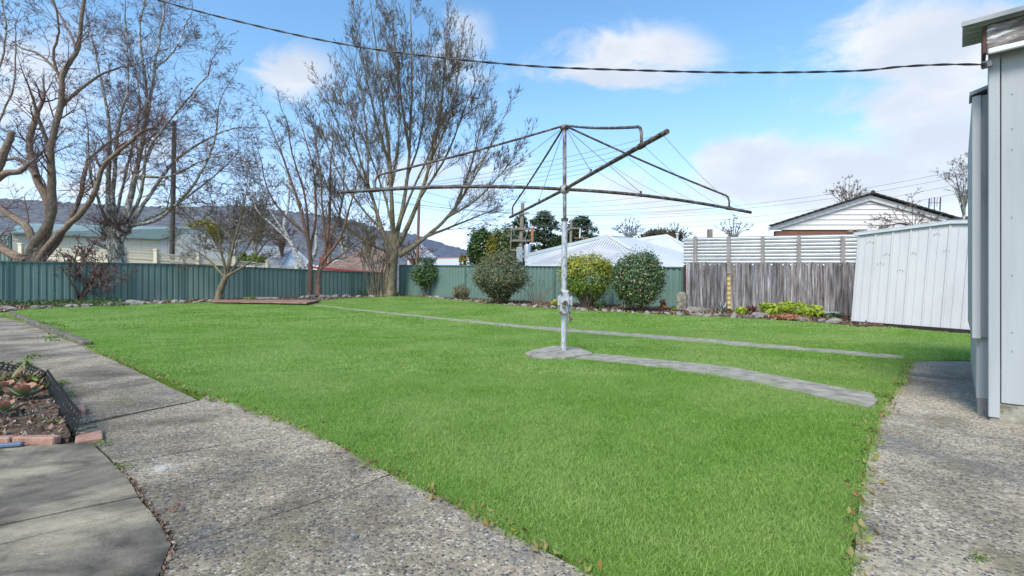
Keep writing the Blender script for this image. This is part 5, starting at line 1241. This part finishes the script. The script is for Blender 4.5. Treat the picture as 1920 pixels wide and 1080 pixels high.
MB().prism([(el.x, el.y+.5), (er.x-.3, er.y+.5), (er.x, er.y+8), (el.x, el.y+8)], 0, 1.35).build('wall', M['white'], wh)
mr = MB(); en = Vector((er.y-el.y, -(er.x-el.x), 0)).normalized()
if en.y < 0: en = -en
hip = [el, ap, P(1182, 470, 26), er]
for i in range(1, 60):
    q_ = el.lerp(er, i/60); best = None
    for j in range(3):
        a, b = hip[j], hip[j+1]; ex, ey = b.x-a.x, b.y-a.y; den = en.x*ey-en.y*ex
        if abs(den) < 1e-6: continue
        t = ((a.x-q_.x)*ey-(a.y-q_.y)*ex)/den; u_ = ((a.x-q_.x)*en.y-(a.y-q_.y)*en.x)/den
        if t > .05 and 0 <= u_ <= 1 and (best is None or t < best[0]): best = (t, a.lerp(b, u_))
    if best: mr.bar(q_+Vector((0, 0, .006)), best[1]+Vector((0, 0, .006)), .04, .012)
if mr.v: tag(mr.build('roof_ribs', M['whiteroof'], wh), kind='stuff')
w2 = thing('white_roof_house', P(1250, 500, 38), 'farther house with white gable roof and flue beyond near white roof', 'house')
r0 = P(1250, 441, 38); MB().slab([P(1160, 470, 36), P(1310, 490, 33), P(1296, 464, 37), r0, P(1192, 449, 40)], .05).build('roof', M['whiteroof'], w2)
MB().bar(P(1192, 449, 40), r0, .15, .16).build('ridge_cap', M['gutter'], w2); MB().bar(r0, P(1298, 466, 37), .15, .16).build('ridge_cap', M['gutter'], w2)
q_ = P(1270, 447, 37.5); MB().tube([q_-Vector((0, 0, .3)), q_+Vector((0, 0, .3)), q_+Vector((0, 0, .32)), q_+Vector((0, 0, .4))], [.09, .09, .15, .15], 8).build('flue', M['white'], w2)
MB().prism([(P(1170, 480, 38).x, 38), (P(1300, 480, 35.5).x, 35.5), (P(1310, 480, 42).x, 42), (P(1180, 480, 42).x, 42)], 0, 2.3).build('wall', M['white'], w2)
# gabled brick house
gy = 22.0
gr = thing('gabled_brick_house', (X(1628, gy), gy, .3), 'brick house with pale weatherboard gable and dark tiled roof behind shed', 'house')
apx, lx, rx_ = P(1628, 364, gy), P(1437, 425, gy), P(1812, 418, gy)
bz = [Z(431-i*9.6, gy) for i in range(8)]
def gx(z, side):
    e = lx if side < 0 else rx_; t = (z-e.z)/(apx.z-e.z); t = max(0, min(1, t)); return e.x+(apx.x-e.x)*t
for i in range(7):
    z0_, z1_ = bz[i], min(bz[i+1]-.008, apx.z-.1)
    a0, a1, c0, c1 = gx(z0_, -1)+.15, gx(z1_, -1)+.15, gx(z0_, 1)-.15, gx(z1_, 1)-.15
    if a1 >= c1: continue
    MB().add([(a0, gy-.03, z0_), (c0, gy-.03, z0_), (c1, gy, z1_), (a1, gy, z1_), (a0, gy+.03, z0_), (c0, gy+.03, z0_), (c1, gy+.03, z1_), (a1, gy+.03, z1_)], [(0, 1, 2, 3), (7, 6, 5, 4), (4, 5, 1, 0), (1, 5, 6, 2), (2, 6, 7, 3), (3, 7, 4, 0)]).build('board', M['boards'], gr)
MB().box(((lx.x+rx_.x)/2, gy+.12, (bz[0]+.3)/2-.02), (rx_.x-lx.x-.9, .2, bz[0]-.35)).build('brick_wall', M['brickw'], gr)
for e, s in ((lx, -1), (rx_, 1)):
    MB().plate([Vector((e.x, gy-.12, e.z-.06)), Vector((apx.x, gy-.12, apx.z-.06)), Vector((apx.x, gy-.12, apx.z-.30)), Vector((e.x+(.05 if s < 0 else -.05), gy-.12, e.z-.22))], (0, -1, 0), .05).build('barge_board', M['boards'], gr)
    b0, b1 = Vector((e.x, gy-.25, e.z)), Vector((e.x+8, gy+9, e.z)); c0, c1 = Vector((apx.x, gy-.25, apx.z)), Vector((apx.x+8, gy+9, apx.z))
    tiled(gr, (b0, b1, c1, c0) if s > 0 else (b1, b0, c0, c1), 16, M['darktile'], .05)
    for i in range(16):
        p_ = b0.lerp(c0, (i+.5)/16); d = (c0-b0)/16
        MB().bar(p_-d*.47+Vector((0, 0, .03)), p_+d*.47+Vector((0, 0, .012)), .14, .05).build('verge_tile', M['darktile'], gr)
MB().tube([Vector((apx.x, gy-.28, apx.z+.04)), Vector((apx.x+8, gy+9, apx.z+.04))], .09, 8).build('ridge_tile', M['darktile'], gr)
MB().box((X(1612, gy), gy-.16, Z(433.5, gy)), (.42, .1, .13)).build('timber_block', M['pole'], gr); MB().box((X(1590, gy), gy-.16, Z(433.5, gy)), (.2, .1, .11)).build('timber_block', M['pole'], gr)
MB().slab([P(1775, 411, 20), P(1835, 402, 20), P(1835, 420, 18.5), P(1790, 420, 18.5)][::-1], .08).build('porch_roof', M['darktile'], gr)
ant = thing('tv_antenna', P(1752, 400, 23), 'thin television antenna on the dark tiled roof', 'antenna')
MB().tube([P(1752, 402, 23), P(1752, 370, 23)], .025, 6).build('mast', M['cablel'], ant)
for i, (dx, h0, h1) in enumerate([(-10, 372, 394), (-6, 371, 388), (0, 374, 386), (5, 371, 388), (11, 370, 395)]):
    MB().tube([P(1752+dx-.6, h1, 23), P(1752+dx+.6, h0, 23)], .028 if abs(dx) > 8 else .012, 5).build('element', M['cable'] if abs(dx) > 8 else M['cablel'], ant)
MB().tube([P(1741, 380, 23), P(1764, 380, 23)], .014, 5).build('boom', M['cablel'], ant)
for cx, t_, yy, lb in ((1331, 430, 16.4, 'square timber stump post above the corrugated screen'), (1657, 423, 11.9, 'short timber post end above the shed roof')):
    q_ = P(cx, t_, yy); tag(MB().box((q_.x, q_.y, q_.z/2), (.14, .14, q_.z)).build('timber_post', M['pole'], loc=(q_.x, q_.y, 0)), lb, 'post')
# far low buildings at the gap
fr = thing('house', P(850, 500, 70), 'distant low house with pale roof in the gap right of the sapling', 'house')
MB().slab([P(812, 497, 66), P(880, 497, 66), P(880, 484, 74), P(822, 484, 74)], .1).build('roof', M['whiteroof'], fr); MB().bar(P(820, 485, 73), P(880, 484, 74), .3, .3).build('ridge_cap', M['brick'], fr)
MB().prism([(P(814, 497, 67).x, 67), (P(879, 497, 67).x, 67), (P(879, 497, 74).x, 74), (P(816, 497, 74).x, 74)], 0, 3.4).build('wall', M['white'], fr)
f2_ = thing('house', P(795, 480, 90), 'distant house with pale gable roof behind the pinkish bare tree', 'house')
MB().slab([P(760, 485, 90), P(818, 482, 90), P(790, 458, 95)], .1).build('roof', M['tile'], f2_); MB().prism([(P(764, 485, 91).x, 91), (P(815, 485, 91).x, 91), (P(815, 485, 95).x, 95), (P(764, 485, 95).x, 95)], 0, 5.6).build('wall', M['white'], f2_)
for i, (cx, w_) in enumerate([(730, 10), (868, 8)]):
    pass
# ------------------------------------------------------------------ leafy trees beyond the fences
def beyond(name, cx, base, top_, w, y, n, size, mat, label, seed, shape=None, low=.1, clumps=80, spread=.15):
    return leafy(name, cx, base, top_, w, None, n, size, mat, label, seed, 4, M['bark_dark'], 'tree', low=low, clumps=clumps, y=y, shape=shape, spread=spread)
beyond('dense_tree', 905, 515, 428, 60, 40, 4200, (.16, .34), M['lf_green'], 'dense dark green rounded tree left of the transformer pole', 101)
beyond('olive_tree', 948, 515, 420, 62, 39, 3800, (.14, .3), M['lf_olive'], 'olive green rounded tree behind transformer pole', 102)
beyond('yellow_bush', 922, 505, 442, 26, 37.5, 900, (.14, .26), M['lf_gold'], 'yellow green bushy growth in front of dense dark tree', 103, clumps=20)
beyond('wattle_tree', 383, 490, 411, 68, 38, 2600, (.16, .32), M['lf_gold'], 'golden yellow tree behind the cream garage gable', 104)
beyond('green_bush', 455, 500, 473, 20, 34, 500, (.12, .24), M['lf_lime'], 'small lime bush behind lattice fence left of the second bush', 105, clumps=18)
beyond('green_bush', 482, 502, 476, 32, 34, 700, (.12, .24), M['lf_lime'], 'wide lime bush behind lattice fence before grey tiles', 106, clumps=22)
beyond('brown_hedge_tree', 1238, 470, 430, 92, 52, 3000, (.2, .4), M['lf_brown'], 'broad brown dark tree above the white roofs', 107, clumps=50)
beyond('gold_bush', 868, 510, 476, 16, 42, 400, (.14, .26), M['lf_gold'], 'narrow golden bush beside the distant pale roof', 108, clumps=14)
def conifer(cx, base, top_, w, y, label, seed, n=5200):
    b, g = P(cx, base, y), np.random.default_rng(seed); hgt = Z(top_, y)-b.z; t = thing('conifer', (b.x, b.y, 0), label, 'tree')
    MB().tube([(b.x, b.y, 0), (b.x, b.y, b.z+hgt*.95)], [.35, .05], 8).build('trunk', M['bark_dark'], t)
    c = []; rr = w/2/F*y*1.35
    for _ in range(120):
        z = g.uniform(0, 1)**.9; a = g.uniform(0, 6.28); R_ = rr*(1-z)**.55*g.uniform(.6, 1.1)+.1; k_ = n//120
        s = g.uniform(.15, 1, k_)**.6; q_ = np.stack([b.x+np.cos(a)*R_*s, b.y+np.sin(a)*R_*s, b.z+hgt*(z*.97)+R_*s*.22-.25*s*s*R_], 1)+g.normal(size=(k_, 3))*np.array([.26, .26, .13])*(.6+.8*(1-s[:, None]))
        c.append(q_)
    c = np.concatenate(c); nr = g.normal(size=c.shape)*.5+np.array([0, 0, 1]); v, f = cards(c, nr, g.uniform(.22, .5, len(c)), .4, seed); np_obj('crown', v, f, M['lf_dark'], t)
conifer(1020, 505, 394, 105, 48, 'broad dark conifer right of the transformer pole', 111); conifer(1088, 480, 406, 82, 52, 'dark conifer right of the clothes line pole', 112); conifer(975, 500, 402, 50, 50, 'dark conifer directly behind transformer pole', 113, 3000)
conifer(1045, 505, 445, 60, 46, 'lower dark conifer just behind the clothes line pole', 114, 2600)

# ------------------------------------------------------------------ power poles and wires
pp_ = thing('power_pole', (X(324, 30), 30, .3), 'dark power pole rising behind the pollarded tree limbs', 'power pole')
MB().tube([(X(321, 30), 30, -.2), (X(327, 30), 30, Z(228, 30))], [.15, .12], 10).build('pole', M['poledark'], pp_)
p2 = thing('power_pole', (X(785, 36), 36, .3), 'thin reddish brown pole behind the right side of maple', 'power pole')
MB().tube([(X(780, 36), 36, -.2), (X(786, 36), 36, Z(375, 36))], [.13, .1], 10).build('pole', M['polered'], p2)
tpY = 38
tp_ = thing('transformer_pole', (X(975, tpY), tpY, .3), 'power pole with crossarms and grey transformer left of clothes line', 'power pole')
MB().tube([(X(972, tpY), tpY, -.2), (X(980, tpY), tpY, Z(381, tpY))], [.2, .14], 10).build('pole', M['pole'], tp_)
for (a, b, c) in ((958, 1002, 429), (956, 994, 451), (956, 992, 469)): MB().bar(P(a, c, tpY-.2), P(b, c, tpY-.2), .12, .16).build('crossarm', M['pole'], tp_)
MB().bar(P(959, 429, tpY-.25), P(957, 469, tpY-.25), .08, .08).build('strut', M['pole'], tp_)
MB().tube([P(998, 427, tpY-.25), P(998, 453, tpY-.25)], .11, 8).build('fuse', M['insul'], tp_)
MB().tube([P(989, 458, tpY-.3), P(989, 462, tpY-.3), P(988, 490, tpY-.3)], [.2, .28, .28], 10).build('transformer', M['steel'], tp_)
MB().box(P(974, 478, tpY-.5), (.5, .4, 1.2)).build('transformer_tank', M['steel'], tp_, bevel=.05)
for dx in (960, 968, 984, 992, 999): MB().tube([P(dx, 429, tpY-.2), P(dx, 424, tpY-.2)], .06, 6).build('insulator', M['white'], tp_)
for (a, b) in (((962, 425), (975, 445)), ((992, 425), (986, 458)), ((1000, 452), (990, 470)), ((966, 402), (985, 425))): MB().tube([P(*a, tpY-.3), P((a[0]+b[0])/2-4, (a[1]+b[1])/2+6, tpY-.4), P(*b, tpY-.3)], .03, 5).build('jumper', M['wire'], tp_)
MB().bar(P(966, 402, tpY-.2), P(992, 399, tpY-.2), .1, .12).build('crossarm', M['pole'], tp_)
p4 = thing('power_pole', (X(1069, 46), 46, .3), 'short double crossarm pole just right of the clothes line pole', 'power pole')
MB().tube([(X(1068, 46), 46, -.2), (X(1071, 46), 46, Z(412, 46))], [.16, .13], 8).build('pole', M['pole'], p4)
MB().bar(P(1066, 428, 45.8), P(1088, 428, 45.8), .12, .14).build('crossarm', M['pole'], p4); MB().bar(P(1076, 446, 45.8), P(1104, 446, 45.8), .12, .12).build('crossarm', M['polered'], p4); MB().tube([P(1088, 428, 45.8), P(1087, 447, 45.8)], .07, 6).build('insulator', M['white'], p4)
def wire(a, b, sag, r, label):
    pts = [Vector(a).lerp(b, i/16)-Vector((0, 0, sag*4*(i/16)*(1-i/16))) for i in range(17)]
    tag(MB().tube(pts, r, 5).build('overhead_wire', M['cablel'], loc=pts[0]), label, 'wire', 'thin overhead wires')
wire(P(327, 300, 30), P(975, 400, 38), .6, .016, 'dark overhead wire from the dark pole down behind the maple crown')
wire(P(327, 245, 30), P(900, 290, 50), .8, .012, 'upper overhead wire from the dark pole towards the maple')
for i, (y0_, y1_) in enumerate([(402, 340), (404, 352), (424, 366), (426, 384)]):
    wire(P(982+3*i, y0_-2, tpY), P(1840, y1_-30, 34), 1.1, .011, ['uppermost faint wire right of the transformer pole', 'second highest faint wire right of the transformer pole', 'second lowest faint wire right of the transformer pole', 'lowest faint wire right of transformer pole'][i])
for i, (y0_, y1_) in enumerate([(402, 330), (424, 360)]):
    wire(P(970, y0_, tpY), P(560, y1_, 60), .8, .011, ['upper faint wire left of transformer pole behind maple', 'lower faint wire left of transformer pole behind maple'][i])
# two birds in the maple
for i, (cx, cy) in enumerate([(876, 130), (884, 126)]):
    b = P(cx, cy, Y7); t = thing('bird', b, ['small dark bird perched lower in the right side of the maple', 'small dark bird perched highest right beneath the cable'][i], 'bird')
    MB().tube([b+Vector((-.05, 0, -.12)), b+Vector((-.02, 0, -.03)), b+Vector((.01, 0, .05)), b+Vector((.02, 0, .10)), b+Vector((.03, 0, .15)), b+Vector((.07, 0, .16))], [.012, .045, .06, .04, .036, .006], 8).build('body', M['cable'], t)

# ------------------------------------------------------------------ hills
def hill(name, ridge, y, depth, mat, rough, seed, cell=2.5):
    g = np.random.default_rng(seed); xs = np.arange(X(ridge[0][0], y), X(ridge[-1][0], y), cell); rz = np.interp(xs/y*F+CX, [r[0] for r in ridge], [Z(r[1], y) for r in ridge])
    ny = 40; v = []
    nz = g.normal(size=(ny+2, len(xs)+2))*rough
    sm = (nz[:-2, 1:-1]+nz[1:-1, 1:-1]*2+nz[2:, 1:-1])/2.4
    for j in range(ny):
        t = j/(ny-1); v.append(np.stack([xs+g.normal(size=len(xs))*cell*.2, np.full(len(xs), y-depth*(1-t)), -2+(rz+2)*(t**.8)+sm[j]*(.5+t)], 1))
    for s in (1,):
        v.append(np.stack([xs, np.full(len(xs), y+depth), np.full(len(xs), -2.0)], 1))
    n = len(xs); v = np.concatenate(v); f = [(j*n+i, j*n+i+1, (j+1)*n+i+1, (j+1)*n+i) for j in range(ny) for i in range(n-1)]
    return tag(np_obj(name, v, f, mat), kind='structure')
hill('wooded_hill', [(-500, 350), (-100, 368), (0, 372), (200, 384), (330, 390), (440, 384), (560, 398), (660, 412), (760, 446), (830, 482), (900, 505)], 300, 160, M['hillm'], .22, 1, 1.2)
hill('far_hill', [(500, 440), (700, 430), (780, 440), (850, 462), (900, 476), (1100, 490), (1500, 492), (2300, 480), (3000, 470)], 700, 250, M['hillf'], .5, 2, 4)
